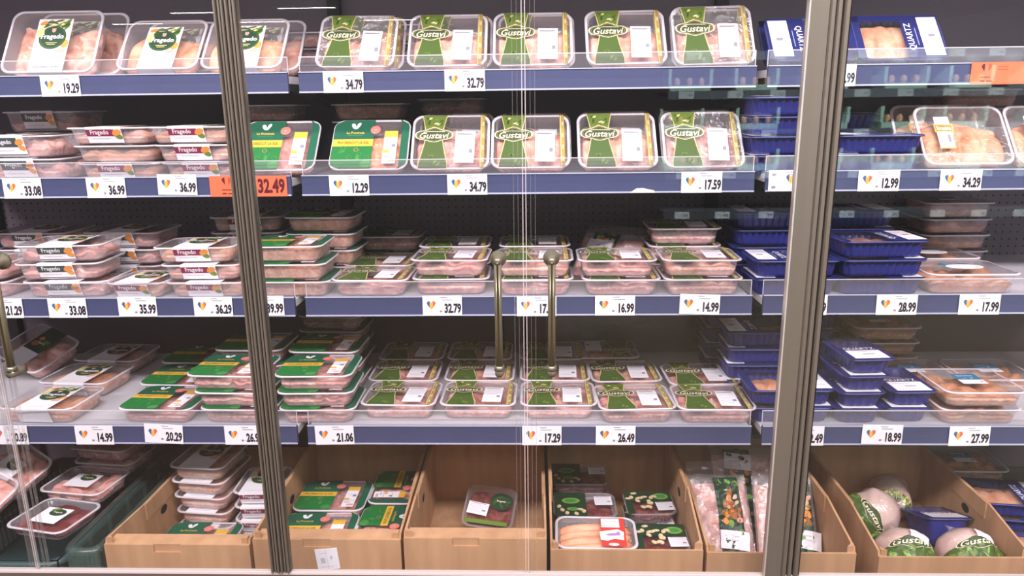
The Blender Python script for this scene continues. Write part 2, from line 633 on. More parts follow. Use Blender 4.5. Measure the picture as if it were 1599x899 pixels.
def door(xh, xe, stl, kind, label, handle=True):
    """xh: inner side of the hinge stile, xe: free edge of the glass"""
    t = tag(empty('glass_door', ((xh + xe) / 2, YD, Z0)), label, 'door')
    inv = t.matrix_world.copy()

    def rel(o):
        o.location = -Vector(t.location)
        return o
    a, c = min(xh, xe), max(xh, xe)
    b = MB(); b.box(a, c, YD - 0.003, YD + 0.003, Z0, Z1, 'door_glass'); rel(b.build('glass_pane', t))
    s = 1 if xe > xh else -1
    b = MB()
    b.box(min(xe, xe + s * 0.0020), max(xe, xe + s * 0.0020), YD - 0.0035, YD + 0.0035, Z0, Z1, 'glass_edge')
    rel(b.build('polished_edge', t))
    b = MB()
    x1 = xe - s * 0.020
    b.box(min(x1, x1 + s * 0.0012), max(x1, x1 + s * 0.0012), YD + 0.0032, YD + 0.013, Z0, Z1, 'edge_clear')
    x1 = xe - s * 0.010
    b.box(min(x1, x1 + s * 0.0010), max(x1, x1 + s * 0.0010), YD + 0.0032, YD + 0.010, Z0, Z1, 'edge_clear')
    rel(b.build('edge_gasket', t))
    if stl:
        rel(stile(stl[0], stl[1], kind, t))
    if handle:
        xx = xe - s * 0.055
        hb = MB()
        yb = YD - 0.040
        hb.tube([(xx, yb, 1.012), (xx, yb, 1.262)], 0.0085, 'handle_metal', 16)
        h = hb.build('handle', t); rel(h)
        cb = MB()
        cb.box(xx - 0.0022, xx + 0.0022, yb - 0.0090, yb - 0.0080, 1.016, 1.258, 'handle_core')
        cb.build('handle_inlay', h)
        for zz in (1.265, 1.000):
            mb = MB()
            if zz > 1.1:
                mb.tube([(xx, YD - 0.003, zz - 0.004), (xx, YD - 0.010, zz - 0.004), (xx, YD - 0.016, zz - 0.003), (xx, YD - 0.048, zz - 0.002)], [0.019, 0.018, 0.010, 0.0088], 'handle_metal', 18)
            else:
                mb.tube([(xx, YD - 0.003, zz), (xx, YD - 0.012, zz), (xx, YD - 0.050, zz + 0.004)], [0.011, 0.011, 0.0095], 'handle_metal', 18)
                mb.tube([(xx, yb, 1.008), (xx, yb, 1.020)], 0.0115, 'handle_metal', 18)
            mb.build('handle_mount', h)
    return t


door(-1.855, -1.256, None, 'rib', 'glass door whose free edge meets the next pane by the ventilated dark crate', True)
door(-0.646, -1.249, (-0.646, -0.6225), 'rib', 'glass door in front of the burgundy and slate sleeved trays', True)
door(-0.597, -0.0045, (-0.6215, -0.597), 'rib', 'glass door whose handle stands before the 32.79 side of the third shelf', True)
door(0.587, 0.0045, (0.587, 0.6255), 'flat', 'glass door whose handle stands just past the 17.99 tag of the middle run', True)
door(0.671, 1.255, (0.6265, 0.671), 'rib', 'glass door in front of the navy trays and mirrored shelf tags', True)


# ------------------------------------------------------------------ price tags
def price_tag(px, py, i, price, label, wide=0.108, hgt=0.056, tilt=0.0, kind='white', dz=0.0, lines=True, name='price_tag'):
    y = SHELF_Y[i]
    q = at(px, py, y)
    t = tag(empty(name, (q.x, y - 0.0045, LIP_Z[i] - LIP_H / 2 + dz), (R(-2), R(-tilt), 0)), label, 'price tag', 'price tags on the shelf rails')
    hw, hh = wide / 2, hgt / 2
    b = MB(); b.box(-hw, hw, -0.0006, 0.0006, -hh, hh, 'white' if kind == 'white' else 'orangetag'); b.build('tag_card', t)
    b = MB()
    P_ = Print(b, lambda u, v, h: (u, -0.0008 - h, v))
    if kind == 'white':
        if price is not None:
            P_.heart(-hw * 0.56, 0.002, 0.0125, 0)
            P_.text(price, hw * 0.96, -hh * 0.26, 0.0285, 'ink', 0.0, xs=0.60, bold=0.05, align='r')
            P_.rect(-hw * 0.14, -hh * 0.66, -hw * 0.02, -hh * 0.46, 'grey', 0)
            P_.rect(hw * 0.02, -hh * 0.58, hw * 0.22, -hh * 0.53, 'lightgrey', 0)
        else:
            P_.heart(0.004, 0.004, 0.0125, 0)
            P_.rect(-hw * 0.85, hh * 0.45, -hw * 0.65, hh * 0.7, 'grey', 0)
            P_.rect(-hw * 0.85, -hh * 0.75, -hw * 0.65, -hh * 0.5, 'grey', 0)
        P_.rect(-hw * 0.10, hh * 0.78, hw * 0.25, hh * 0.85, 'grey', 0)
        P_.rect(-hw * 0.05, hh * 0.55, hw * (0.5 if lines else 0.35), hh * 0.62, 'grey', 0)
    else:
        r_ = hw / 0.108
        P_.heart(-0.060 * r_ if wide > 0.15 else -hw * 0.5, hh * 0.42, 0.0135, 0, ('orangeink', 'orangetag', 'red'))
        if price:
            b.build('offer_print', t)
            b = MB()
            P_ = Print(b, P_.fn)
            P_.text(price, hw * 0.60, 0.0, 0.041, 'orangeink', 0.0, xs=0.66, bold=0.04, maxw=hw * 0.72)
            b.build('price_print', t)
            b = MB()
            P_ = Print(b, P_.fn)
        c_ = -0.060 * r_ if wide > 0.15 else -hw * 0.5
        P_.rect(c_ - 0.014, -hh * 0.38, c_ + 0.012, -hh * 0.30, 'orangeink', 0)
        P_.rect(c_ - 0.014, -hh * 0.76, c_ - 0.002, -hh * 0.64, 'orangeink', 0)
        P_.rect(c_ + 0.002, -hh * 0.76, c_ + 0.018, -hh * 0.66, 'orangeink', 0)
        P_.rect(c_ + 0.03, hh * 0.55, c_ + 0.055, hh * 0.62, 'red', 0)
        P_.rect(c_ + 0.03, hh * 0.30, c_ + 0.055, hh * 0.37, 'red', 0)
    b.build('price_print' if kind == 'white' else 'offer_text', t)
    return t


T = price_tag
w_ = 'white price tag reading %s on the %s shelf rail'
T(96, 134, 0, '19.29', 'white price tag reading 19.29 on the top shelf rail')
T(537, 132, 0, '34.79', 'white price tag reading 34.79 on the top shelf rail')
T(726, 129, 0, '32.79', 'white price tag reading 32.79 on the top shelf rail')
T(1303, 116, 0, '21.99', 'white price tag on the top shelf rail, mostly hidden by the wide metal post')
T(1568, 111, 0, None, 'blank-priced orange offer tag on the top shelf rail above the 34.29 tag', wide=0.175, kind='orange', name='offer_tag')
T(37, 294, 1, '33.08', 'white price tag reading 33.08 on the second shelf rail')
T(167, 292, 1, '36.99', 'white price tag reading 36.99 between 33.08 and another 36.99, second shelf rail')
T(278, 289, 1, '36.99', 'white price tag reading 36.99 sitting high beside the orange tag, second rail', dz=0.006, tilt=-1)
T(389, 292, 1, '32.49', 'orange offer tag reading 32.49 behind the metal post, second shelf rail', wide=0.212, kind='orange', name='offer_tag')
T(546, 291, 1, '12.29', 'white price tag reading 12.29 on the second shelf rail')
T(730, 289, 1, '34.79', 'white price tag reading 34.79 on the second shelf rail')
T(1095, 284, 1, '17.59', 'white price tag reading 17.59 on the second shelf rail')
T(1231, 284, 1, None, 'white tag with a heart but no price by the wide metal post', dz=0.002)
T(1371, 281, 1, '12.99', 'white price tag reading 12.99 on the second shelf rail')
T(1499, 279, 1, '34.29', 'white price tag reading 34.29 on the second shelf rail')
T(8, 482, 2, '21.29', 'white price tag reading 21.29 on the third shelf rail')
T(107, 481, 2, '33.08', 'white price tag reading 33.08 on the third shelf rail')
T(216, 479, 2, '35.99', 'white price tag reading 35.99 on the third shelf rail', dz=0.003)
T(334, 479, 2, '36.29', 'white price tag reading 36.29 on the third shelf rail', dz=0.002)
T(414, 476, 2, '39.99', 'white price tag reading 39.99 on the third shelf rail, partly behind the post', dz=0.004)
T(691, 476, 2, '32.79', 'white price tag reading 32.79 on the third shelf rail', dz=0.002)
T(838, 476, 2, '17.99', 'white price tag reading 17.99 between the two door handles')
T(960, 475, 2, '16.99', 'white price tag reading 16.99 on the third shelf rail', dz=0.001)
T(1092, 474, 2, '14.99', 'white price tag reading 14.99 on the third shelf rail', dz=0.003, tilt=-1.5)
T(1259, 474, 2, '18.49', 'white price tag on the third shelf rail, nearly all behind the wide post')
T(1399, 474, 2, '28.99', 'white price tag reading 28.99 on the third shelf rail')
T(1528, 473, 2, '17.99', 'white price tag reading 17.99 below the clear tray with round blue label')
T(16, 679, 3, '20.89', 'white price tag reading 20.89 on the fourth shelf rail')
T(149, 679, 3, '14.99', 'white price tag reading 14.99 on the fourth shelf rail')
T(257, 676, 3, '20.29', 'white price tag reading 20.29 tilted upward on the fourth shelf rail', dz=0.004, tilt=-3)
T(382, 679, 3, '26.99', 'white price tag starting 26.9 beside the metal post, fourth shelf rail')
T(523, 676, 3, '21.06', 'white price tag reading 21.06 on the fourth shelf rail', dz=0.001, tilt=1)
T(846, 676, 3, '17.29', 'white price tag reading 17.29 on the fourth shelf rail')
T(961, 676, 3, '26.49', 'white price tag reading 26.49 on the fourth shelf rail', dz=0.001)
T(1254, 680, 3, '12.49', 'white price tag ending 49 beside the wide post, fourth shelf rail')
T(1376, 679, 3, '18.99', 'white price tag reading 18.99 on the fourth shelf rail', dz=0.004, tilt=-1)
T(1512, 681, 3, '27.99', 'white price tag reading 27.99 on the fourth shelf rail', tilt=0.5)


# ------------------------------------------------------------------ packs
def outline(n, a, b_, r):
    """n points evenly round a rounded rectangle of half sizes a, b_; each with its outward normal"""
    r = min(r, a - 1e-4, b_ - 1e-4)
    sx, sy = 2 * (a - r), 2 * (b_ - r)
    per = 2 * sx + 2 * sy + 2 * PI * r
    segs = [(sy, 'l', (a, -(b_ - r)), (0, 1)), (PI * r / 2, 'c', (a - r, b_ - r), 0), (sx, 'l', (a - r, b_), (-1, 0)), (PI * r / 2, 'c', (-(a - r), b_ - r), PI / 2),
            (sy, 'l', (-a, b_ - r), (0, -1)), (PI * r / 2, 'c', (-(a - r), -(b_ - r)), PI), (sx, 'l', (-(a - r), -b_), (1, 0)), (PI * r / 2, 'c', (a - r, -(b_ - r)), 1.5 * PI)]
    out_ = []
    for k in range(n):
        s = per * k / n
        for ln, kd, q, d in segs:
            if s <= ln:
                if kd == 'l':
                    x, y = q[0] + d[0] * s, q[1] + d[1] * s
                    out_.append((x, y, d[1], -d[0]))
                else:
                    w = d + s / r
                    out_.append((q[0] + r * math.cos(w), q[1] + r * math.sin(w), math.cos(w), math.sin(w)))
                break
            s -= ln
    return out_


def tray_mesh(W_, D_, H_, mat, rimmat, ribs=44, amp=0.0011, slope=0.016, rc=0.030, flange=0.007):
    b = MB()
    n = ribs * 4
    a, d = W_ / 2, D_ / 2
    #      z, inset, rib share
    prof = [(0.0, slope + 0.006, 0), (0.0035, slope + 0.0005, 0.4), (H_ * 0.2, slope - 0.001, 1), (H_ * 0.75, flange + 0.004, 1), (H_ - 0.006, flange + 0.001, 0.2), (H_ - 0.0012, flange, 0)]
    rings = []
    for z, ins, rib in prof:
        o = outline(n, a - ins, d - ins, rc - ins * 0.4)
        ring = []
        for k, (x, y, nx, ny) in enumerate(o):
            e = amp * rib * (1 if k % 4 in (0, 1) else -1)
            ring.append((x + nx * e, y + ny * e, z))
        rings.append(ring)
    vs = [q for r in rings for q in r]
    fs = []
    for i in range(len(rings) - 1):
        for k in range(n):
            fs.append((i * n + k, i * n + (k + 1) % n, (i + 1) * n + (k + 1) % n, (i + 1) * n + k))
    b.add(vs, fs, mat, True)
    b.add(rings[0], [tuple(range(n - 1, -1, -1))], mat)
    fl = [(H_ - 0.0012, flange), (H_, flange - 0.001), (H_, 0.0012), (H_ - 0.001, 0.0), (H_ - 0.0042, -0.0004), (H_ - 0.0042, 0.0006)]
    rr = []
    for z, ins in fl:
        rr += [(x, y, z) for x, y, _, _ in outline(n, a - ins, d - ins, rc - ins * 0.4)]
    fs = []
    for i in range(len(fl) - 1):
        for k in range(n):
            fs.append((i * n + k, i * n + (k + 1) % n, (i + 1) * n + (k + 1) % n, (i + 1) * n + k))
    b.add(rr, fs, rimmat, True)
    return b.mesh('tray')


def film_mesh(W_, D_, H_, mat, rc=0.030, wav=0.0004):
    b = MB()
    n, K = 48, 7
    vs = [(0, 0, H_ + 0.0006)]
    fs = []
    for i in range(1, K + 1):
        t = i / K
        for k, (x, y, _, _) in enumerate(outline(n, W_ / 2 - 0.002, D_ / 2 - 0.002, rc)):
            vs.append((x * t, y * t, H_ + 0.0006 + (wav * math.sin(k * 1.7 + i * 2.1) if i < K else 0)))
    for k in range(n):
        fs.append((0, 1 + k, 1 + (k + 1) % n))
        for i in range(K - 1):
            fs.append((1 + i * n + k, 1 + (i + 1) * n + k, 1 + (i + 1) * n + (k + 1) % n, 1 + i * n + (k + 1) % n))
    b.add(vs, fs, mat, True)
    return b.mesh('film_lid')


def blobs_for(kind, a, d, H_, rng):
    L = []
    if kind == 'fillet':
        nb = 4
        for k in range(nb):
            x = -a + (k + 0.5) * 2 * a / nb + rng.uniform(-.006, .006)
            L.append((x, rng.uniform(-.012, .012), a / nb * 1.25, d * 0.98, H_ * rng.uniform(.85, .95), rng.uniform(-.35, .35)))
    elif kind == 'thigh':
        for k in range(7):
            L.append((rng.uniform(-a, a) * .75, rng.uniform(-d, d) * .7, rng.uniform(.026, .040), rng.uniform(.035, .055), H_ * rng.uniform(.72, .95), rng.uniform(0, PI)))
    elif kind == 'drum':
        for k in range(11):
            x, y, r = rng.uniform(-a, a) * .85, rng.uniform(-d, d) * .8, rng.uniform(0, PI)
            L.append((x, y, .022, .042, H_ * rng.uniform(.78, .97), r))
            L.append((x - .045 * math.sin(r), y + .045 * math.cos(r), .010, .013, H_ * .85, r))
    elif kind == 'wing':
        for k in range(22):
            L.append((rng.uniform(-a, a) * .9, rng.uniform(-d, d) * .9, rng.uniform(.010, .017), rng.uniform(.024, .038), H_ * rng.uniform(.70, .95), rng.uniform(0, PI)))
    elif kind == 'sausage':
        for k in range(4):
            y = -d + (k + 0.5) * 2 * d / 4
            L.append((rng.uniform(-.004, .004), y, a * 1.02, d / 4 * 1.0, H_ * .88, rng.uniform(-.03, .03)))
    elif kind == 'chunk':
        for k in range(16):
            L.append((rng.uniform(-a, a) * .85, rng.uniform(-d, d) * .85, rng.uniform(.018, .03), rng.uniform(.022, .036), H_ * rng.uniform(.75, .95), rng.uniform(0, PI)))
    return L


def meat_mesh(W_, D_, H_, kind, mat, seed, slope=0.016, rc=0.026, fill=0.92, flange=0.0084, sag=1.0):
    rng = random.Random(seed)
    b = MB()
    n, K = 84, 15
    tight = .005 if W_ in (.132, .142) or (H_ == .048 and D_ == .160) else 0
    a, d = W_ / 2 - flange - 0.004 - tight, D_ / 2 - flange - 0.004 - tight
    top = H_ * fill
    bl = blobs_for(kind, a, d, top, rng)
    base = top * {'fillet': .55, 'thigh': .55, 'drum': .45, 'wing': .5, 'sausage': .15, 'chunk': .55}.get(kind, .8)
    ph = rng.uniform(0, 9)

    def hgt(x, y):
        if kind in ('mince', 'slab'):
            if kind == 'slab':
                return top * .82 + .003 * mnoise.noise(Vector((x * 18 + ph, y * 18, 0)))
            w = mnoise.noise(Vector((x * 22 + ph, y * 22, 3))) * 2.2
            s1 = math.sin((x * 3 + y * 1) * 150 + w * 3)
            return top * .88 + .0026 * s1 + .004 * mnoise.noise(Vector((x * 30, y * 30 + ph, 0)))
        z = base + .002 * mnoise.noise(Vector((x * 60 + ph, y * 60, 0)))
        for cx, cy, rx, ry, zz, ro in bl:
            c, s = math.cos(ro), math.sin(ro)
            u, v = ((x - cx) * c + (y - cy) * s) / rx, (-(x - cx) * s + (y - cy) * c) / ry
            q = u * u + v * v
            if q < 1:
                z = max(z, base * .5 + (zz - base * .5) * math.sqrt(1 - q) ** .9)
        return min(z, H_ - .002)
    vs = [(0, 0, hgt(0, 0))]
    fs = []
    o = outline(n, a, d, rc)
    for i in range(1, K + 1):
        t = i / K
        for x, y, _, _ in o:
            z = hgt(x * t, y * t)
            if i == K:
                z = max(z - .004, H_ * .35)
            vs.append((x * t, y * t, z))
    for k in range(n):
        fs.append((0, 1 + k, 1 + (k + 1) % n))
        for i in range(K - 1):
            fs.append((1 + i * n + k, 1 + (i + 1) * n + k, 1 + (i + 1) * n + (k + 1) % n, 1 + i * n + (k + 1) % n))
    # the side that presses against the tray wall, with hollows between the pieces
    last = 1 + (K - 1) * n
    cols = [0.5 + 0.5 * math.sin(k * (0.55 if kind in ('fillet', 'slab') else 1.05) + ph + 1.3 * math.sin(k * .31 + ph)) for k in range(n)]
    prev = last
    for j, fz in enumerate((0.8, 0.45, 0.12)):
        ins = flange + .0035 + (slope - flange + .0035) * (1 - fz)
        oo = outline(n, W_ / 2 - ins, D_ / 2 - ins, rc - ins * .4)
        st = len(vs)
        for k, (x, y, nx, ny) in enumerate(oo):
            e = -.0042 * (cols[k] ** 3) * (1.0 if kind not in ('mince', 'slab') else .35) - (.0055 if W_ in (.132, .142) or H_ == .048 and D_ == .160 else .0008)
            vs.append((x + nx * e, y + ny * e, min(vs[last + k][2] * .96, H_) * fz + .001))
        for k in range(n):
            fs.append((prev + k, st + k, st + (k + 1) % n, prev + (k + 1) % n))
        prev = st
    if sag < 1:   # slid down to the front of a tray that stands tilted
        y0 = -D_ / 2 + flange
        vs = [(x, y0 + (y - y0) * (sag + .07 * math.sin(x * 30 + ph)), z) for x, y, z in vs]
    b.add(vs, fs, mat, True)
    return b.mesh('meat')


def top_print(mb, H_):
    return Print(mb, lambda u, v, h: (u, v, H_ + 0.0016 + h))


def sticker_mesh(H_, u0, v0, u1, v1, rot=0.0, style='white', h=0.0016):
    b = MB()
    P_ = top_print(b, H_)
    w, d = u1 - u0, v1 - v0
    cu, cv = (u0 + u1) / 2, (v0 + v1) / 2
    c, s = math.cos(rot), math.sin(rot)
    P0 = Print(b, lambda u, v, hh: (cu + u * c - v * s, cv + u * s + v * c, H_ + 0.0016 + h + hh))
    b.box(-w / 2, w / 2, -d / 2, d / 2, 0, 0.0003, 'white', lambda q: P0.fn(q[0], q[1], q[2] - 0.0003))
    if style == 'white':
        for k in range(7):
            vv = d * (.40 - k * .115)
            P0.rect(-w * .42, vv - d * .012, w * (.40 if k % 3 else .22), vv + d * .012, 'lightgrey', .0002)
        P0.rect(w * .22, -d * .18, w * .40, -d * .06, 'grey', .0002)
        P0.rect(-w * .42, d * .40, w * .36, d * .44, 'grey', .0002)
    elif style == 'small':
        P0.rect(-w * .38, d * .28, w * .1, d * .34, 'lightgrey', .0002)
        P0.rect(-w * .12, -d * .02, w * .22, d * .06, 'grey', .0002)
        P0.rect(-w * .38, -d * .32, w * .3, -d * .28, 'lightgrey', .0002)
    elif style == 'yellow':
        P0.rect(-w / 2, d * .30, w / 2, d / 2, 'pyellow', .0002)
        P0.rect(-w / 2, -d * .17, -w * .05, -d * .08, 'pyellow', .0002)
        P0.rect(-w * .46, -d * .20, w * .46, -d * .185, 'grey', .0002)
        P0.rect(w * .12, d * .0, w * .4, d * .1, 'grey', .0002)
        P0.rect(-w * .2, d * .08, w * .1, d * .11, 'lightgrey', .0002)
        P0.rect(-w * .1, -d * .44, w * .44, -d * .36, 'pinkish', .0002)
        P0.rect(-w * .4, -d * .30, w * .1, -d * .27, 'grey', .0002)
    return b.mesh('price_sticker')


def banner_pts(cu, cv, a, b_):
    pts = []
    for k in range(48):
        t = 2 * PI * k / 48
        x = a * math.copysign(abs(math.cos(t)) ** .72, math.cos(t))
        y = b_ * .66 * math.copysign(abs(math.sin(t)) ** .75, math.sin(t))
        if abs(x) < a * .42:
            y += math.copysign(b_ * .34 * math.cos(x / (a * .42) * PI / 2) ** 1, y) * (1 if y > 0 else .75)
        pts.append((cu + x, cv + y))
    return pts


def gustavi_print(W_, D_, H_):
    b = MB()
    P_ = top_print(b, H_)
    a, d = W_ / 2 - .004, D_ / 2 - .003
    cu = -W_ * .215

    def half(v):   # band half width, waisted at the banner
        t = (v - D_ * .10) / D_
        return W_ * (.105 + .20 * min(abs(t), .5) ** 1.35)
    K = 14
    for k in range(K):
        v0, v1 = -d + 2 * d * k / K, -d + 2 * d * (k + 1) / K
        vm = (v0 + v1) / 2
        col = 'green_mid' if vm < D_ * .12 else 'green_top'
        P_.poly([(cu - half(v0), v0), (cu + half(v0), v0), (cu + half(v1), v1), (cu - half(v1), v1)], col, 0)
    for s in (-1, 1):
        P_.line([(cu + s * half(-d + 2 * d * k / K), -d + 2 * d * k / K) for k in range(K + 1)], .0022, 'logo_gold', .0002)
    rng = random.Random(5)
    for k in range(9):
        P_.ell(cu + rng.uniform(-.02, .02), rng.uniform(.055, .082), .006, .003, rng.choice(['leaf', 'leafdark', 'green_top', 'yellowpale']), .0002, 10, rng.uniform(0, PI))
    P_.ell(cu + .004, D_ * .33, .006, .0025, 'cream', .0003, 10, .3)
    P_.ell(cu - .002, D_ * .25, .006, .005, 'carrot', .0003, 10)
    for k in range(6):
        P_.ell(cu + rng.uniform(-.016, .016), rng.uniform(-.085, -.04), .008, .0035, rng.choice(['leafdark', 'leaf', 'green_top']), .0002, 10, rng.uniform(0, PI))
    for r_, mt, hh in ((1.0, 'cream', .0004), (.93, 'green_banner', .0006)):
        P_.poly(banner_pts(cu, D_ * .115, .053 * r_, .027 * r_), mt, hh)
    P_.line(banner_pts(cu, D_ * .115, .046, .0222), .0010, 'gold', .0007, True)
    P_.text('Gustavi', cu + .001, D_ * .105, .021, 'cream', .0009, xs=1.0, bold=.012, shear=.28, maxw=.082)
    P_.line([(cu - .030, D_ * .105 + .012), (cu - .010, D_ * .105 + .014), (cu + .03, D_ * .105 + .0125)], .0014, 'cream', .0009)
    b2 = b
    b = MB()
    P_ = top_print(b, H_)
    P_.rect(W_ * .375, -d, W_ * .435, d, 'gold', .0)
    P_.rect(W_ * .385, -d, W_ * .395, d, 'logo_gold', .0002)
    for k in range(4):
        P_.rect(W_ * .402, -d + .02 + k * .04, W_ * .425, -d + .034 + k * .04, 'logo_gold', .0002)
    return b2.mesh('printed_label'), b.mesh('gold_strip')


def provincia_print(W_, D_, H_):
    b = MB()
    P_ = top_print(b, H_)
    a, d, r = W_ / 2 - .003, D_ / 2 - .003, .027
    xr = -a + 2 * a * .535

    def yb(v):   # left boundary with rounded corners
        if v > d - r:
            return -a + r - math.sqrt(max(0, r * r - (v - d + r) ** 2))
        if v < -d + r:
            return -a + r - math.sqrt(max(0, r * r - (v + d - r) ** 2))
        return -a

    def band(v0, v1, mat, h, n=6, side=-1, inner=None):
        for k in range(n):
            p0, p1 = v0 + (v1 - v0) * k / n, v0 + (v1 - v0) * (k + 1) / n
            i_ = xr if inner is None else inner
            P_.poly([(side * -1 * yb(p0) if side > 0 else yb(p0), p0), (i_, p0), (i_, p1), (side * -1 * yb(p1) if side > 0 else yb(p1), p1)], mat, h)
    y1, y2 = d - 2 * d * .40, d - 2 * d * .545
    band(-d, y2, 'pbright', 0)
    band(y2, y1, 'pyellow', 0, 2)
    band(y1, d, 'pgreen', 0)
    eb = MB()
    P0 = P_
    P_ = top_print(eb, H_)
    band(-d, d, 'pgreen', 0, 14, 1, a * .80)
    P_ = P0
    rng = random.Random(8)
    for k in range(16):
        u, v = rng.uniform(-a + .008, xr - .008), rng.uniform(-d + .008, y2 - .006)
        kk = rng.randrange(3)
        if kk == 0:
            pts = [(u + .007 * math.cos(q * PI / 4), v + .007 * math.sin(q * PI / 4)) for q in range(8)]
            P_.line(pts, .0015, 'plight', .0002, True)
        elif kk == 1:
            P_.poly([(u - .006, v), (u, v - .006), (u + .006, v), (u, v + .006)], 'pgreen', .0002)
            P_.poly([(u - .003, v), (u, v - .003), (u + .003, v), (u, v + .003)], 'plight', .0003)
        else:
            P_.ell(u, v, .010, .005, 'plight', .0002, 12, rng.uniform(0, PI))
    P_.ell(xr - .014, -d + .016, .016, .013, 'plight', .0003, 16)
    P_.line([(xr - .045 + .006 * math.cos(q * PI / 5), y2 - .013 + .006 * math.sin(q * PI / 5)) for q in range(10)], .0016, 'gold', .0004, True)
    cu = (-a + xr) / 2 + .004
    # white rooster mark
    P_.ell(cu - .006, d - .022, .0062, .011, 'white', .0003, 16, .55)
    P_.ell(cu + .006, d - .019, .0052, .011, 'white', .0003, 16, -.5)
    P_.ell(cu - .001, d - .026, .0085, .007, 'white', .00035, 16)
    P_.ell(cu + .000, d - .018, .0022, .005, 'pgreen', .0005, 10)
    P_.text('La Provincia', cu, d - .046, .0085, 'pyellow', .0003, bold=.015, maxw=.05)
    P_.rect(cu - .021, d - .0560, cu + .021, d - .0545, 'plight', .0003)
    P_.text('PUI CRESCUT LA SOL', cu - .002, (y1 + y2) / 2, .0095, 'leafdark', .0003, bold=.02, maxw=.088, xs=.9)
    P_.ell(xr + .003, d - .036, .0145, .0145, 'salmon', .0004, 22)
    P_.line([(xr + .003 + .010 * math.cos(q * PI / 8), d - .036 + .010 * math.sin(q * PI / 8)) for q in range(16)], .001, 'pinkish', .0006, True)
    P_.ell(xr + .003, d - .036, .005, .004, 'pinkish', .0006, 12)
    return b.mesh('printed_label'), eb.mesh('edge_strip')


def fragedo_sleeve(W_, D_, H_, front='burgundy', plain_front=False, foot=None, u0=-.050, u1=.048, wrap=True):
    """card sleeve wrapped over the lid and down both long sides"""
    b = MB()
    d = D_ / 2 + .0008
    P_ = top_print(b, H_)
    db = d
    d = D_ / 2 - (.030 if plain_front and D_ > .185 else .018)
    P_.rect(u0, -db, u1, d, 'white', 0)
    ytop, d = d, db
    low = d - .014
    if not wrap:
        P_.rect(u0, -db, u1, -db + .03, 'white', 0)
    for s in (-1,) if wrap else ():
        vs = [(u0, s * d, H_ + .0016), (u1, s * d, H_ + .0016), (u1, s * (d + .0003), H_ - .005), (u0, s * (d + .0003), H_ - .005), (u1, s * low, .004), (u0, s * low, .004)]
        b.add(vs, [(0, 1, 2, 3), (3, 2, 4, 5)], 'white')
    # artwork on the lid
    rng = random.Random(3)
    uc = (u0 + u1) / 2
    d0, d = d, ytop
    for k in range(26):
        P_.ell(uc + rng.uniform(-.030, .036), d - rng.uniform(.005, .034), rng.uniform(.010, .015), .0030, rng.choice(['leaf', 'leafdark', 'green_mid', 'leaf', 'yellowpale']), .0002 + k * .00001, 10, rng.uniform(-.5, .9))
    P_.ell(u1 - .012, -D_ * .05, .011, .014, 'carrot', .00035, 14)
    P_.ell(u0 + .012, d - .045, .011, .016, 'yellowpale', .00055, 14)
    P_.ell(u0 + .016, d - .014, .012, .006, 'carrot', .00056, 12, .4)
    d = d0
    P_.ell(u1 - .020, -D_ * .16, .014, .008, 'pinkish', .00035, 14)
    P_.ell(uc, D_ * .05, .0385, .0385, 'seal_green', .0005, 36)
    P_.line([(uc + .0345 * math.cos(q * PI / 14), D_ * .05 + .0345 * math.sin(q * PI / 14)) for q in range(28)], .0008, 'leaf', .0007, True)
    P_.poly([(uc - .006, D_ * .05 + .030), (uc + .006, D_ * .05 + .030), (uc + .005, D_ * .05 + .020), (uc, D_ * .05 + .016), (uc - .005, D_ * .05 + .020)], 'pinkish', .0008)
    P_.text('Fragedo', uc, D_ * .05 + .001, .021, 'white', .0009, bold=.025, xs=.92, maxw=.074)
    P_.rect(uc - .016, D_ * .05 - .0185, uc + .016, D_ * .05 - .0165, 'yellowpale', .0008)
    P_.rect(uc - .011, D_ * .05 - .0240, uc + .011, D_ * .05 - .0222, 'yellowpale', .0008)
    if foot:
        P_.text(foot, uc, -d + .018, .0062, 'slate', .0004, maxw=.082, bold=.01)
        P_.rect(uc - .03, -d + .030, uc + .02, -d + .0315, 'lightgrey', .0004)
    else:
        P_.rect(uc - .03, -d + .014, uc + .025, -d + .016, 'lightgrey', .0004)
    if not plain_front:
        slope = (d - low) / (H_ - .005 - .004)

        def fn(u, v, h):   # v from 0 (lid) down to -H
            z = H_ - .005 + v
            return (u, -(d + .0003 + slope * v) - .0006 - h, z)
        F_ = Print(b, fn)
        hh = H_ - .011
        F_.rect(u0, -hh * .52, u1 - .020, 0, front, 0)
        F_.text('Fragedo', (u0 + u1) / 2 - .012, -hh * .27, .0158, 'white', .0002, bold=.02, xs=.95, maxw=.066)
        F_.ell(u1 - .014, -hh * .25, .013, .008, 'carrot', .0003, 14, .4)
        F_.ell(u1 - .010, -hh * .58, .010, .007, 'leaf' if front == 'burgundy' else 'carrot', .0002, 14, -.3)
        F_.rect(u0 + .012, -hh * .74, u1 - .035, -hh * .70, 'lightgrey', .0002)
        if front == 'slate':
            F_.rect(u0, -hh * 1.0, u1, -hh * .93, 'slate', .0001)
    return b.mesh('sleeve')


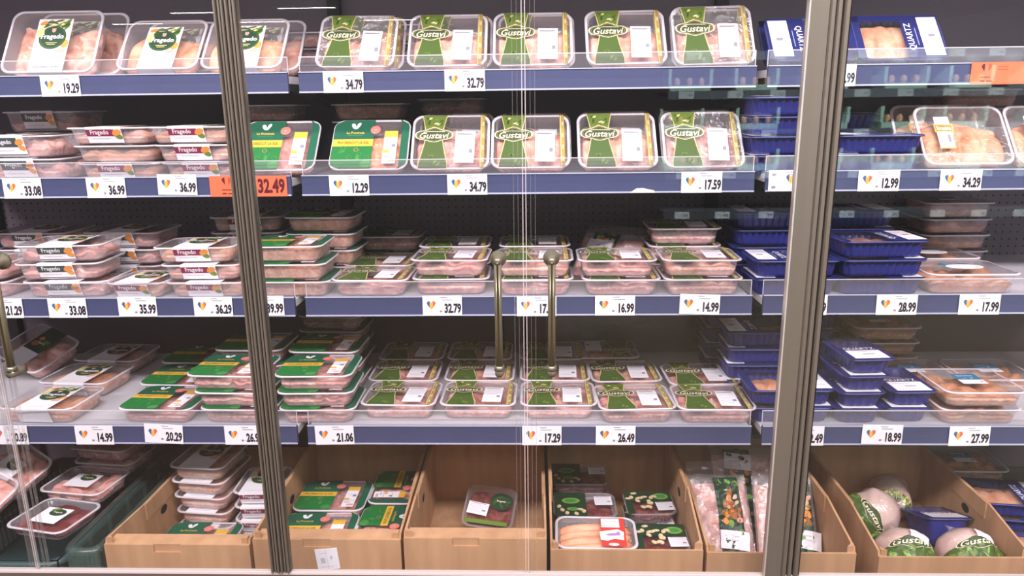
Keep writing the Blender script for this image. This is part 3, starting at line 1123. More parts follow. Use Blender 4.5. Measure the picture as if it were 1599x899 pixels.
def navy_print(W_, D_, H_, wide=False):
    """navy strip with the maker's word, meat window behind it"""
    b = MB()
    P_ = top_print(b, H_)
    a, d = W_ / 2 - .004, D_ / 2 - .004
    if wide:        # artwork turned a quarter: window, word strip, sticker from one end to the other
        P_.rect(a * .10, -d, a, d, 'navy', 0)
        P_.rect(-a, d - .022, a * .1, d, 'navy', 0)
        P_.rect(-a, -d, -a + .016, d, 'navy', 0)
        P_.text('QUARTZ', a * .26, 0, .020, 'white', .0003, rot=PI / 2, maxw=.105, bold=.01)
        P_.rect(a * .40, -d * .4, a * .42, d * .4, 'navylight', .0003)
    else:
        P_.rect(-a, -d, a, d * .06, 'navy', 0)
        P_.rect(-a, d * .06, -a + .009, d, 'navy', 0)
        P_.rect(a - .009, d * .06, a, d, 'navy', 0)
        P_.text('QUARTZ', 0, -d * .10, .020, 'white', .0003, maxw=W_ * .66, bold=.01)
    return b.mesh('printed_label')


def veg_print(W_, D_, H_, flip=False):
    """dark green leafy artwork with cucumber slices and mushrooms"""
    b = MB()
    P_ = top_print(b, H_)
    a, d = W_ / 2 - .004, D_ / 2 - .003
    rng = random.Random(11)
    u0, u1 = (-a, a * .05) if not flip else (-a, a)
    if flip:
        P_.rect(-a, d * .05, a, d, 'dgreen', 0)
        P_.rect(-a, -d, -a * .72, d * .05, 'dgreen', 0)
        sp = [(a * .55, d * .5, .026, .020)]
        mush = [(-a * (.85 - .14 * k), d * rng.uniform(-.1, .85)) for k in range(9)] + [(a * rng.uniform(-.5, .1), d * rng.uniform(-.5, .1)) for k in range(6)]
    else:
        P_.rect(u0, -d, u1, d, 'dgreen', 0)
        sp = [(-a * .45, d * .28, .030, .019), (-a * .4, -d * .42, .020, .010)]
        mush = [(-a * .85, -d * .2), (-a * .75, -d * .5), (-a * .15, -d * .45), (-a * .05, -d * .6), (-a * .6, -d * .75), (-a * .3, -d * .8)]
    for u, v, ru, rv in sp:
        P_.ell(u, v, ru, rv, 'leafdark', .0002, 20)
        P_.ell(u, v, ru * .9, rv * .86, 'cucumber', .0003, 20)
        P_.ell(u, v, ru * .6, rv * .55, 'plight', .0004, 20)
    for k, (u, v) in enumerate(mush):
        P_.ell(u, v, .010, .0065, 'mushroom', .0003 + .00003 * k, 12, rng.uniform(0, PI))
        P_.ell(u + .002, v + .001, .004, .0025, 'cream', .0006 + .00003 * k, 10)
    return b.mesh('printed_label')


def plain_label(W_, D_, H_, style):
    b = MB()
    P_ = top_print(b, H_)
    if style == 'orange':       # upright white slip crossed by an orange name plate
        u, v = -.050, .012
        P_.rect(u - .020, -.045, u + .020, .058, 'white', 0)
        P_.rect(u - .024, .008, u + .026, .034, 'pyellow', .0002)
        P_.rect(u - .021, .011, u + .023, .031, 'orange', .0004)
        P_.text('Sranta', u + .001, .021, .0125, 'cream', .0006, bold=.03, maxw=.040)
        P_.rect(u - .013, .042, u + .013, .044, 'grey', .0002)
        P_.rect(u + .006, -.025, u + .014, .000, 'grey', .0002)
        P_.rect(u - .016, -.018, u + .002, -.016, 'lightgrey', .0002)
        P_.rect(u - .020, -.045, u + .020, -.041, 'pyellow', .0002)
    elif style == 'blue':
        P_.rect(-.034, -.002, .034, .042, 'teal_label', 0)
        P_.rect(-.034, -.032, .034, -.002, 'white', 0)
        P_.text('Qurcelou', -.002, .028, .0105, 'white', .0003, bold=.02, maxw=.056)
        P_.ell(-.010, .008, .007, .004, 'navylight', .0003, 12)
        P_.ell(.010, .010, .004, .003, 'white', .0003, 10)
        P_.rect(.020, -.020, .028, -.012, 'grey', .0003)
    elif style == 'blueround':
        P_.ell(-.002, .020, .046, .026, 'teal_label', 0, 26)
        P_.ell(.012, -.006, .050, .030, 'white', .0003, 26)
        P_.rect(.040, -.014, .048, -.006, 'grey', .0005)
        P_.text('Qurcelou', -.010, .030, .009, 'white', .0004, bold=.02, maxw=.05)
    elif style == 'red':        # sausages: red slip with two white fields
        P_.rect(.014, -.064, .080, .064, 'redlabel', 0)
        P_.rect(.016, .020, .066, .060, 'white', .0002)
        P_.poly([(.012, -.036), (.010, .000), (.060, .012), (.076, .000), (.074, -.036), (.050, -.030), (.030, -.040)], 'white', .0003)
        P_.ell(.045, -.012, .018, .006, 'lilac', .0005, 14, .1)
        P_.ell(.060, -.008, .006, .009, 'lilac', .0006, 10)
        P_.ell(.046, -.055, .014, .006, 'white', .0004, 14)
        P_.rect(.022, .028, .060, .030, 'pinkish', .0004)
        P_.rect(.022, .048, .058, .050, 'pinkish', .0004)
    elif style == 'band':       # dark sleeve with a leafy patch
        P_.rect(-.045, -D_ / 2 + .002, .040, D_ / 2 - .002, 'white', 0)
        P_.rect(-.045, -.020, .040, D_ / 2 - .002, 'dgreen', .0002)
        P_.ell(.010, .025, .024, .016, 'leafdark', .0004, 18)
        P_.ell(.012, .028, .014, .008, 'leaf', .0005, 14)
        P_.ell(-.022, .010, .016, .012, 'brownfood', .0004, 14)
        P_.ell(-.020, .035, .010, .009, 'carrot', .0005, 14)
        P_.text('Fragedo', -.002, .018, .010, 'cream', .0007, bold=.02)
    elif style == 'herb':
        P_.ell(.034, .022, .036, .030, 'dgreen', 0, 18)
        for k in range(7):
            P_.ell(.034 + .02 * math.cos(k * 2.4), .022 + .015 * math.sin(k * 2.4), .012, .005, 'seal_green' if k % 2 else 'leafdark', .0003 + k * .00003, 10, k * 1.1)
        P_.text('Fragedo', .034, .022, .0085, 'cream', .0008, bold=.02, maxw=.05)
        P_.rect(-.070, -.062, .064, -.048, 'leaf', 0)
    elif style == 'chit':       # small white slip with a leafy round mark
        P_.rect(-.045, -.045, .040, .030, 'white', 0)
        P_.ell(.004, .008, .026, .017, 'seal_green', .0003, 20)
        P_.ell(-.012, .022, .014, .006, 'leaf', .0004, 12, .4)
        P_.text('Fragedo', .004, .008, .009, 'cream', .0006, bold=.02, maxw=.044)
    return b.mesh('printed_label')


PROTO = {}


def proto(kind):
    """parts of one kind of pack: (W, D, H, [(part, mesh, [sub-parts])], meat variants)"""
    if kind in PROTO:
        return PROTO[kind]
    K = dict(
        G=(.217, .185, .050), Gx=(.217, .185, .050), Fb=(.228, .170, .0455), Fn=(.228, .170, .0455), Fs=(.245, .180, .0485), Fh=(.240, .185, .060), F1=(.262, .205, .055), F2=(.226, .190, .050), Ft=(.228, .180, .050), Fk=(.180, .205, .048),
        P=(.218, .180, .0470), Pq=(.205, .150, .0470), Fw=(.150, .170, .0455), Fm=(.168, .170, .0455), Pm=(.218, .180, .0470), B=(.132, .195, .0450), Bw=(.235, .160, .0480), Bd=(.142, .180, .080), S=(.238, .190, .052), C=(.222, .190, .048), Cr=(.250, .190, .060),
        D=(.190, .140, .045), Df=(.150, .135, .045), K=(.222, .145, .036), L=(.195, .165, .036), M=(.165, .150, .040), E=(.230, .180, .050), X=(.210, .165, .045))
    W_, D_, H_ = K[kind]
    parts, meats, sagged = [], [], []
    tm = {'Fb': 'tray_milky', 'Fn': 'tray_milky', 'Fs': 'tray_milky', 'Fh': 'tray_milky', 'F1': 'tray_milky', 'F2': 'tray_milky', 'Ft': 'tray_milky', 'Fk': 'tray_milky', 'Fw': 'tray_milky', 'Fm': 'tray_milky'}.get(kind, 'tray_clear')
    rm = 'tray_rim'
    if kind in ('B', 'Bw', 'Bd'):
        tm, rm = 'tray_navy', 'tray_navy_rim'
    if kind in ('D', 'Df', 'M'):
        rm = 'tray_clear'
    ribs = {'B': 22, 'Bw': 34, 'Bd': 8}.get(kind, 40)
    tr = tray_mesh(W_, D_, H_, tm, rm, ribs, .0026 if kind in ('B', 'Bw', 'Bd') else .0011)
    fm = film_mesh(W_, D_, H_, 'film_crinkled' if kind == 'Gx' else 'film')
    parts = [('tray', tr), ('film_lid', fm)]

    def meat(kd, mat, n=3, fill=.92):
        for k in range(n):
            meats.append(meat_mesh(W_, D_, H_, kd, mat, 17 * k + sum(map(ord, kind)), fill=fill))
            sagged.append(meat_mesh(W_, D_, H_, kd, mat, 17 * k + sum(map(ord, kind)), fill=fill, sag=.80))
    if kind in ('G', 'Gx'):
        parts += list(zip(('printed_label', 'gold_strip'), gustavi_print(W_, D_, H_)))
        parts.append(('price_sticker', sticker_mesh(H_, W_ * .06, -D_ * .40, W_ * .31, D_ * .17, -.03)))
        meat('fillet', 'meat_breast', 2); meat('thigh', 'meat_pink', 2); meat('wing', 'meat_pink', 1)
    elif kind in ('P', 'Pm', 'Pq'):
        parts += list(zip(('printed_label', 'edge_strip'), provincia_print(W_, D_, H_)))
        parts.append(('price_sticker', sticker_mesh(H_, W_ * .175, -D_ * .40, W_ * .345, D_ * .25, 0, 'yellow')))
        if kind != 'Pm':
            meat('thigh', 'meat_pink', 2, .88); meat('wing', 'meat_pink', 1, .88)
        else:
            meat('mince', 'meat_mince', 2, .9)
    elif kind in ('Fb', 'Fn', 'Fs', 'Fh', 'F1', 'F2', 'Ft', 'Fk', 'Fw', 'Fm'):
        fr = {'Fb': 'burgundy', 'Fw': 'burgundy', 'Fm': 'burgundy', 'Fn': 'burgundy', 'Fs': 'slate', 'Fh': 'slate'}.get(kind, 'leaf')
        parts.append(('sleeve', fragedo_sleeve(W_, D_, H_, fr, kind in ('Fn', 'F1', 'F2', 'Ft', 'Fk'), 'CIOCANELE DE PUI' if kind == 'F1' else None, wrap=kind != 'Fk')))
        if kind == 'F1':
            meat('drum', 'meat_breast', 2, .86)
        elif kind in ('Fs', 'Fh'):
            meat('wing', 'meat_pink', 2, .86)
        else:
            meat('fillet', 'meat_peach', 2, .84); meat('thigh', 'meat_breast', 1, .84)
    elif kind in ('B', 'Bd'):
        parts.append(('printed_label', navy_print(W_, D_, H_)))
        parts.append(('price_sticker', sticker_mesh(H_, -W_ * .36, -D_ * .46, W_ * .36, -D_ * .13, 0, 'small')))
        meat('fillet', 'meat_peach', 2)
    elif kind == 'Bw':
        parts.append(('printed_label', navy_print(W_, D_, H_, True)))
        parts.append(('price_sticker', sticker_mesh(H_, W_ * .24, -D_ * .42, W_ * .46, D_ * .42, 0, 'small')))
        meat('fillet', 'meat_peach', 2)
    elif kind == 'S':
        parts.append(('printed_label', plain_label(W_, D_, H_, 'orange')))
        meat('fillet', 'meat_tan', 2)
    elif kind == 'C':
        parts.append(('printed_label', plain_label(W_, D_, H_, 'blue')))
        meat('chunk', 'meat_tan', 2)
    elif kind == 'Cr':
        parts.append(('printed_label', plain_label(W_, D_, H_, 'blueround')))
        meat('chunk', 'meat_tan', 2)
    elif kind in ('D', 'Df'):
        parts.append(('printed_label', veg_print(W_, D_, H_, kind == 'Df')))
        if kind == 'D':
            parts.append(('price_sticker', sticker_mesh(H_, W_ * .16, -D_ * .05, W_ * .44, D_ * .30, .02)))
        else:
            parts.append(('price_sticker', sticker_mesh(H_, W_ * .12, -D_ * .36, W_ * .46, -D_ * .02, .06)))
        meat('chunk', 'meat_dark', 2, .85)
    elif kind == 'K':
        parts.append(('printed_label', plain_label(W_, D_, H_, 'red')))
        meat('sausage', 'meat_sausage', 1)
    elif kind == 'L':
        parts.append(('printed_label', plain_label(W_, D_, H_, 'chit')))
        meat('chunk', 'meat_liver', 1)
    elif kind == 'M':
        parts.append(('printed_label', plain_label(W_, D_, H_, 'herb')))
        parts.append(('price_sticker', sticker_mesh(H_, -W_ * .42, -D_ * .22, -W_ * .02, D_ * .06, -.08)))
        meat('slab', 'meat_dark', 1, .6)
    elif kind == 'E':
        parts.append(('printed_label', plain_label(W_, D_, H_, 'band')))
        meat('drum', 'meat_pink', 2)
    elif kind == 'X':
        parts.append(('printed_label', plain_label(W_, D_, H_, 'chit')))
        meat('chunk', 'meat_pink', 2)
    PROTO[kind] = (W_, D_, H_, parts, (meats, sagged))
    return PROTO[kind]


NAME = dict(Pm='mince_pack', B='navy_meat_pack', Bd='navy_meat_pack', Bw='navy_meat_pack', D='steak_pack', Df='steak_pack', K='sausage_pack', L='liver_pack')
_rng = random.Random(42)


def pack(kind, x, yf, z, label, group, yaw=0.0, tilt=0.0, var=0, roll=0.0, slim=()):
    """x: middle; yf: front rim; z: what it stands on; tilt leans the lid towards the aisle"""
    W_, D_, H_, parts, meats = proto(kind)
    q = round(yaw / 90) % 2
    half = (D_ if q == 0 else W_) / 2
    rot = Matrix.Rotation(R(tilt), 4, 'X') @ Matrix.Rotation(R(roll), 4, 'Y') @ Matrix.Rotation(R(yaw), 4, 'Z')
    if tilt or roll:
        corners = []
        for w, z_ in ((0.0, H_), (-.0024, H_ - .0062), (.0120, .003)):
            for sx in (-1, 1):
                for sy in (-1, 1):
                    corners.append(rot @ Vector((sx * (W_ / 2 - w), sy * (D_ / 2 - w), z_)))
        zmin = min(c.z for c in corners)
        ymin = min(c.y for c in corners)
        loc = Vector((x, yf - ymin, z - zmin + .0006))
    else:
        ca, sa = abs(math.cos(R(yaw))), abs(math.sin(R(yaw)))
        half = max(D_ / 2 * ca + (W_ / 2 - .028) * sa, W_ / 2 * sa + (D_ / 2 - .028) * ca if sa > .3 else 0) + .0016
        for k_, zs in enumerate(SURF):
            if zs - .01 < z < zs + .24:
                yf = max(yf, SHELF_Y[k_] + .0146)
        loc = Vector((x, yf + half, z + .0004))
    name = NAME.get(kind, 'chicken_pack')
    t = empty(name, loc)
    t.rotation_euler = rot.to_euler()
    tag(t, label, 'packaged meat', group)
    for pn, me in parts:
        if pn in slim:
            continue
        linkpart(pn, me, t)
    ms = meats[1 if tilt > 35 and kind not in ('Bw', 'B') else 0]
    linkpart('meat', ms[var % len(ms)], t)
    return t


LV = {1: [''], 2: ['lower', 'upper'], 3: ['lowest', 'middle', 'topmost'], 4: ['lowest', 'second lowest', 'second highest', 'topmost'], 5: ['lowest', 'second lowest', 'middle', 'second highest', 'topmost']}


def stack(kind, x, yf, z, n, fmt, group, dx=None, dy=None, yaw=None, var=0, kinds=None):
    for k in range(n):
        kd = kinds[k] if kinds else kind
        H_ = proto(kd)[2]
        x_ = x + (dx[k] if dx else 0)
        pack(kd, x_, yf + (dy[k] if dy else 0), z, fmt.format(lvl=LV[n][k]), group, yaw=(yaw[k] if yaw else _rng.uniform(-1.5, 1.5)), var=var + k)
        z += H_ + .0030


S1, S2, S3, S4 = SURF
gT, gF, gP, gN, gC = ('green-banded chicken trays', 'sleeved chicken trays', 'green-and-yellow printed trays', 'navy meat trays', 'clear trays with blue labels')

# ---- top shelf
pack('F1', -1.314, 2.068, S1, 'big tilted tray of drumsticks with round green mark, above the 19.29 tag', gF, tilt=57)
pack('F1', -1.290, 2.166, S1, 'clear tray tucked behind the big drumstick tray of the top shelf', gF, tilt=60, var=1)
pack('F2', -1.010, 2.068, S1, 'tilted fillet tray with green mark, between the drumsticks and the post, top shelf', gF, tilt=47)
pack('F2', -0.998, 2.168, S1, 'clear tray peeking above the tilted fillet tray beside the drumsticks', gF, tilt=50, var=1)
pack('F2', -0.776, 2.068, S1, 'tilted fillet tray half hidden by the narrow ribbed post, top shelf', gF, tilt=47, var=1)
pack('F2', -0.757, 2.168, S1, 'clear tray peeking above the fillet tray that the ribbed post crosses', gF, tilt=50, var=2)
gx = [(-.463, 51, 'Gx', 'green-banded tray with crinkled shiny film, above the 34.79 tag, top shelf'),
      (-.213, 51, 'G', 'green-banded fillet tray above the 32.79 tag, top shelf'),
      (.020, 52, 'G', 'green-banded fillet tray where the two glass doors meet, top shelf'),
      (.272, 53, 'G', 'green-banded fillet tray between the door edge and the tallest one, top shelf'),
      (.506, 58, 'Gx', 'green-banded tray standing tallest, at the navy trays end of the top shelf')]
bk = ['behind the crinkled tray', 'behind the tray over the 32.79 tag', 'behind the tray at the meeting door edges', 'behind the fourth tilted tray', 'behind the tallest tilted tray']
for k, (x, tl, kd, lb) in enumerate(gx):
    pack(kd, x, 2.068, S1, lb, gT, tilt=tl, var=k % 2, yaw=(-1, 0, 0, .5, 1)[k])
    pack('G', x + .010, 2.158, S1, 'green-banded tray just ' + bk[k] + ', top shelf', gT, tilt=tl + 3, var=(k + 1) % 2)
pack('Bw', .770, 2.066, S1, 'tilted navy tray with big white sticker beside the wide post, top shelf', gN, yaw=180, tilt=47)
pack('Bw', 1.002, 2.066, S1, 'tilted navy fillet tray beyond the wide post with sideways white lettering', gN, tilt=50, var=1)
pack('Bw', .778, 2.156, S1, 'navy tray behind the tilted one with the big white sticker, top shelf', gN, tilt=50)
pack('Bw', 1.020, 2.156, S1, 'navy tray behind the tilted one with sideways lettering, top shelf', gN, tilt=53, var=1)
stack('X', -1.13, 2.36, S1, 2, '{lvl} dim tray lying at the back between drumsticks and fillets, top shelf', gF)
stack('X', -.64, 2.37, S1, 3, '{lvl} dim tray lying at the back between post and crinkled tray, top shelf', gF)
stack('G', -.325, 2.34, S1, 3, '{lvl} dim tray at the back behind 34.79 and 32.79, top shelf', gT)

# ---- second shelf
stack('Fh', -1.420, 2.018, S2, 2, '{lvl} slate-sleeved tray stacked above the 33.08 tag, second shelf', gF, dx=[.02, 0], yaw=[-3, -2])
stack('Fh', -1.46, 2.225, S2, 3, '{lvl} tray of the dim stack behind the slate-sleeved pair, second shelf', gF)
stack('Fb', -1.147, 2.018, S2, 3, '{lvl} tray of the three above the 36.99 tag next to 33.08, second shelf', gF, dx=[.018, .012, 0], yaw=[0, 180, 0], kinds=['Fb', 'Fn', 'Fb'])
stack('Fb', -.922, 2.018, S2, 3, '{lvl} burgundy-sleeved tray of the three beside the ribbed post, second shelf', gF, dx=[.028, .014, 0], yaw=[1, 0, 1], var=1)
stack('Fb', -1.13, 2.21, S2, 2, '{lvl} tray behind the stack over the 36.99 tag next to 33.08, second shelf', gF)
pack('P', -.690, 2.022, S2, 'tilted green-and-yellow fillet tray above the orange 32.49 tag', gP, tilt=46)
pack('Pm', -.434, 2.022, S2, 'tilted green-and-yellow mince tray above the 12.29 tag', gP, tilt=46)
stack('P', -.785, 2.205, S2, 4, '{lvl} tray stacked behind the tilted tray over the orange 32.49 tag', gP, dx=[0, 0, .01, .0], yaw=[0, 180, 180, 180])
stack('Pm', -.468, 2.205, S2, 4, '{lvl} tray stacked behind the tilted mince tray over the 12.29 tag', gP, yaw=[0, 180, 180, 180])
gx = [(-.209, 'G', 'green-banded tray above the 34.79 tag, second shelf', 0), (.012, 'G', 'green-banded tray where the two glass doors meet, second shelf', 1),
      (.250, 'G', 'green-banded tray between the door edge and the 17.59 tag, second shelf', 1), (.483, 'Gx', 'green-banded tray with wrinkled film above the 17.59 tag, second shelf', 0)]
for k, (x, kd, lb, v) in enumerate(gx):
    pack(kd, x, 2.022, S2, lb, gT, tilt=(50, 48, 50, 51)[k], var=(2, 0, 1, 3)[k])
    pack('G', x + .008, 2.113, S2, 'tray behind ' + lb, gT, tilt=(53, 51, 53, 54)[k], var=v)
stack('G', -.235, 2.34, S2, 4, '{lvl} dim tray at the back behind 34.79, second shelf', gT)
stack('Bw', .712, 2.022, S2, 4, '{lvl} navy tray of the stack beside the wide post, second shelf', gN, yaw=[180, 180, 180, 180])
stack('Bw', .949, 2.022, S2, 2, '{lvl} navy tray of the pair above the 12.99 tag, second shelf', gN, yaw=[180, 180])
stack('Bw', .912, 2.220, S2, 3, '{lvl} navy tray behind the pair above the 12.99 tag, second shelf', gN, yaw=[0, 0, 0])
pack('S', 1.186, 2.022, S2, 'tilted fillet tray with orange name plate above the 34.29 tag', 'fillet trays with orange plates', tilt=52)
pack('S', 1.428, 2.022, S2, 'tilted fillet tray beyond the one with orange plate, cut by the frame', 'fillet trays with orange plates', tilt=52, var=1)
pack('S', 1.160, 2.110, S2, 'clear tray leaning behind the orange-plated fillet tray, second shelf', 'fillet trays with orange plates', tilt=55, var=1)
stack('S', 1.36, 2.30, S2, 4, '{lvl} fillet tray lying at the back behind the orange-plated one', 'fillet trays with orange plates')

# ---- third shelf
stack('Fs', -1.325, 1.975, S3, 3, '{lvl} slate-sleeved tray of the three above the 33.08 tag, third shelf', gF, dx=[.018, 0, .008], yaw=[2, 4, 4])
stack('Fs', -1.588, 1.975, S3, 2, '{lvl} tray above the 21.29 tag at the frame edge, third shelf', gF)
stack('Fs', -1.245, 2.185, S3, 3, '{lvl} dim tray of the stack behind the slate-sleeved three, third shelf', gF, yaw=[-2, -2, -3], var=1)
stack('Fs', -1.53, 2.19, S3, 3, '{lvl} dim tray of the stack behind 21.29, third shelf', gF)
pack('Fm', -1.098, 1.966, S3, 'single burgundy-sleeved tray above the 35.99 tag', gF, yaw=-4)
stack('Fb', -.928, 1.985, S3, 3, '{lvl} burgundy-sleeved tray of the three above the 36.29 tag', gF, dx=[.028, .014, -.006], dy=[-.012, -.006, 0], yaw=[0, 1, 2], var=1)
stack('Fb', -.872, 2.222, S3, 4, '{lvl} dim tray of the stack behind the burgundy three, third shelf', gF, yaw=[2, 2, 2, 3])
stack('Pm', -.672, 1.968, S3, 3, '{lvl} mince tray of the three beside the ribbed post, above 39.99', gP, dx=[.014, .008, 0], yaw=[1, 0, 1])
stack('Pm', -.622, 2.165, S3, 4, '{lvl} dim tray of the stack behind the mince three, third shelf', gP, dx=[.004, .002, .001, 0], yaw=[-2, -2, -2, -3])
pack('G', -.437, 1.972, S3, 'single green-banded tray at the post side of the third shelf, middle run', gT, var=3, yaw=-2)
pack('G', -.453, 2.168, S3, 'green-banded tray behind the single one, third shelf', gT, var=1, yaw=-1)
stack('G', -.455, 2.360, S3, 2, '{lvl} dim tray at the very back behind the single one, third shelf', gT)
stack('G', -.214, 1.984, S3, 2, '{lvl} green-banded tray of the pair above 32.79, third shelf', gT, var=2, yaw=[1, -2])
stack('G', -.222, 2.185, S3, 2, '{lvl} dim tray behind the pair above 32.79, third shelf', gT, var=2)
stack('G', .022, 1.975, S3, 2, '{lvl} green-banded tray of the pair behind the door handles', gT, var=4, yaw=[0, -1])
stack('G', .022, 2.185, S3, 2, '{lvl} dim tray behind the pair at the door handles, third shelf', gT, var=2)
stack('G', .250, 1.966, S3, 2, '{lvl} green-banded tray of the pair above 16.99', gT, dx=[.012, 0], var=3, yaw=[-1, -1])
stack('G', .480, 1.966, S3, 2, '{lvl} green-banded tray of the pair above 14.99', gT, dx=[.005, 0], var=0, yaw=[0, -1])
stack('G', .470, 2.165, S3, 3, '{lvl} dim tray behind the pair above 14.99', gT, var=2)
stack('Bw', .735, 1.966, S3, 2, '{lvl} navy tray of the pair beside the wide post, third shelf', gN, yaw=[180, 180])
stack('Bw', .728, 2.160, S3, 4, '{lvl} navy tray of the stack behind the pair beside the wide post', gN, yaw=[0, 0, 0, 180])
stack('Bw', .966, 1.968, S3, 3, '{lvl} navy tray of the three above the 28.99 tag', gN, yaw=[0, 1, 2], var=1)
stack('Bw', .970, 2.172, S3, 4, '{lvl} navy tray of the stack behind the three above 28.99', gN, yaw=[0, 0, 0, 2])
pack('Cr', 1.212, 1.966, S3, 'big clear tray with round blue label above the 17.99 tag by the frame', gC)
pack('Cr', 1.225, 2.175, S3, 'clear tray lying behind the round-labelled one, third shelf', gC, var=1)
stack('C', 1.36, 2.34, S3, 4, '{lvl} tray of the dim pile at the back beyond the round blue label', gC)

# ---- fourth shelf
pack('Ft', -1.392, 1.892, S4, 'lone fillet tray with green mark above the 20.89 tag', gF, yaw=-3)
pack('Ft', -1.406, 2.088, S4, 'fillet tray with green mark behind the one above 20.89', gF, yaw=-4, var=1)
pack('Ft', -1.420, 2.292, S4, 'fillet tray with green mark third in line behind 20.89', gF, yaw=-4, var=2)
pack('E', -1.655, 2.20, S4, 'leaning tray of chicken legs with dark leafy label at the frame edge', gF, yaw=-28, tilt=24)
pack('P', -1.050, 1.890, S4, 'single green-and-yellow tray above the 20.29 tag', gP, var=0, yaw=-3)
pack('P', -1.088, 2.084, S4, 'green-and-yellow tray behind the single one above 20.29', gP, var=1, yaw=-2)
pack('P', -1.118, 2.282, S4, 'green-and-yellow tray third in line behind 20.29', gP, var=2, yaw=-2)
stack('P', -.842, 1.894, S4, 3, '{lvl} green-and-yellow tray of the three above the 26.9 tag', gP, dx=[.028, .016, 0], yaw=[-2, -2, -3])
stack('P', -.855, 2.115, S4, 3, '{lvl} dim green-and-yellow tray behind the three above 26.9', gP, var=1)
stack('P', -.595, 1.894, S4, 3, '{lvl} green-and-yellow tray of the three above the 21.06 tag', gP, dx=[.004, .002, 0], yaw=[1, 1, 1], var=1)
stack('P', -.620, 2.095, S4, 3, '{lvl} green-and-yellow tray second in line behind 21.06', gP, dx=[.004, .002, 0], yaw=[-2, -2, -2])
stack('P', -.650, 2.300, S4, 4, '{lvl} green-and-yellow tray at the back behind 21.06', gP, yaw=[-2, -2, -3, -4])
gcols = [(-.366, -.386, -.392, 'by the green-and-yellow stacks'), (-.140, -.150, -.162, 'one column short of the handle'), (.088, .084, .080, 'behind the door edges')]
for k, (x0, x1, x2, wd) in enumerate(gcols):
    pack('G', x0, 1.922, S4, 'front green-banded tray of the column ' + wd + ', fourth shelf', gT, var=(3, 2, 4)[k], yaw=(-2, -1, 0)[k])
    pack('G', x1, 2.114, S4, 'middle green-banded tray of the column ' + wd + ', fourth shelf', gT, var=(2, 0, 3)[k], yaw=-.5)
    pack('G', x2, 2.306, S4, 'back green-banded tray of the column ' + wd + ', fourth shelf', gT, var=(0, 1, 1)[k], yaw=-.5)
pack('G', .303, 1.890, S4, 'front green-banded tray above the 26.49 tag', gT, var=2, yaw=3)
pack('G', .300, 2.104, S4, 'middle green-banded tray in the column above 26.49', gT, var=1, yaw=2)
pack('G', .262, 2.316, S4, 'turned-round green-banded tray at the back of the 26.49 column', gT, var=0, yaw=181)
pack('G', .525, 1.884, S4, 'front green-banded tray at the navy end of the fourth shelf', gT, var=4, yaw=-1)
pack('G', .530, 2.078, S4, 'green-banded tray behind the one at the navy end, fourth shelf', gT, var=3, yaw=2)
stack('Bw', .728, 1.906, S4, 2, '{lvl} navy tray of the pair crossed by the wide post, fourth shelf', gN, yaw=[0, 0])
stack('Bw', .708, 2.105, S4, 4, '{lvl} navy tray of the tall stack behind the wide post, fourth shelf', gN, yaw=[180, 180, 180, 180])
stack('Bw', .690, 2.300, S4, 5, '{lvl} navy tray at the back behind the wide post, fourth shelf', gN, yaw=[180, 180, 180, 180, 180])
stack('B', .912, 1.900, S4, 4, '{lvl} narrow navy tray of the four above the 18.99 tag', gN, dx=[.0, .002, .008, .014], yaw=[0, 1, 2, 4])
stack('B', 1.055, 1.908, S4, 2, '{lvl} narrow navy tray of the pair next to the four above 18.99', gN, dx=[-.008, 0], yaw=[0, 2], var=1)
stack('B', .945, 2.315, S4, 4, '{lvl} narrow navy tray at the back behind 18.99', gN)
stack('C', 1.243, 1.890, S4, 2, '{lvl} clear tray with blue label of the pair above 27.99', gC, dx=[-.006, 0], yaw=[0, 0])
pack('C', 1.195, 2.120, S4, 'clear tray with dim blue label behind the pair above 27.99', gC, var=1)
pack('C', 1.430, 2.120, S4, 'clear tray with blue label at the frame edge, fourth shelf', gC)
stack('C', 1.17, 2.315, S4, 3, '{lvl} dim tray at the back behind the pair above 27.99', gC)

# a torn sheet of wrapping film left at the back of the fourth shelf
b = MB()
vs, fs = [], []
for j in range(7):
    for i in range(25):
        u, v = i / 24, j / 6
        vs.append((.06 + .58 * u, 2.530 - .008 * math.sin(u * 9) - .008 * v, S4 + .001 + .15 * (1 - v) * (1 + .25 * u) + .012 * math.sin(u * 14 + v * 5) * (1 - v)))
for j in range(6):
    for i in range(24):
        fs.append((j * 25 + i, j * 25 + i + 1, (j + 1) * 25 + i + 1, (j + 1) * 25 + i))
b.add(vs, fs, 'loose_film', True)
tag(b.build('wrapping_film'), 'crumpled clear wrapping film at the back of the fourth shelf', 'plastic film')


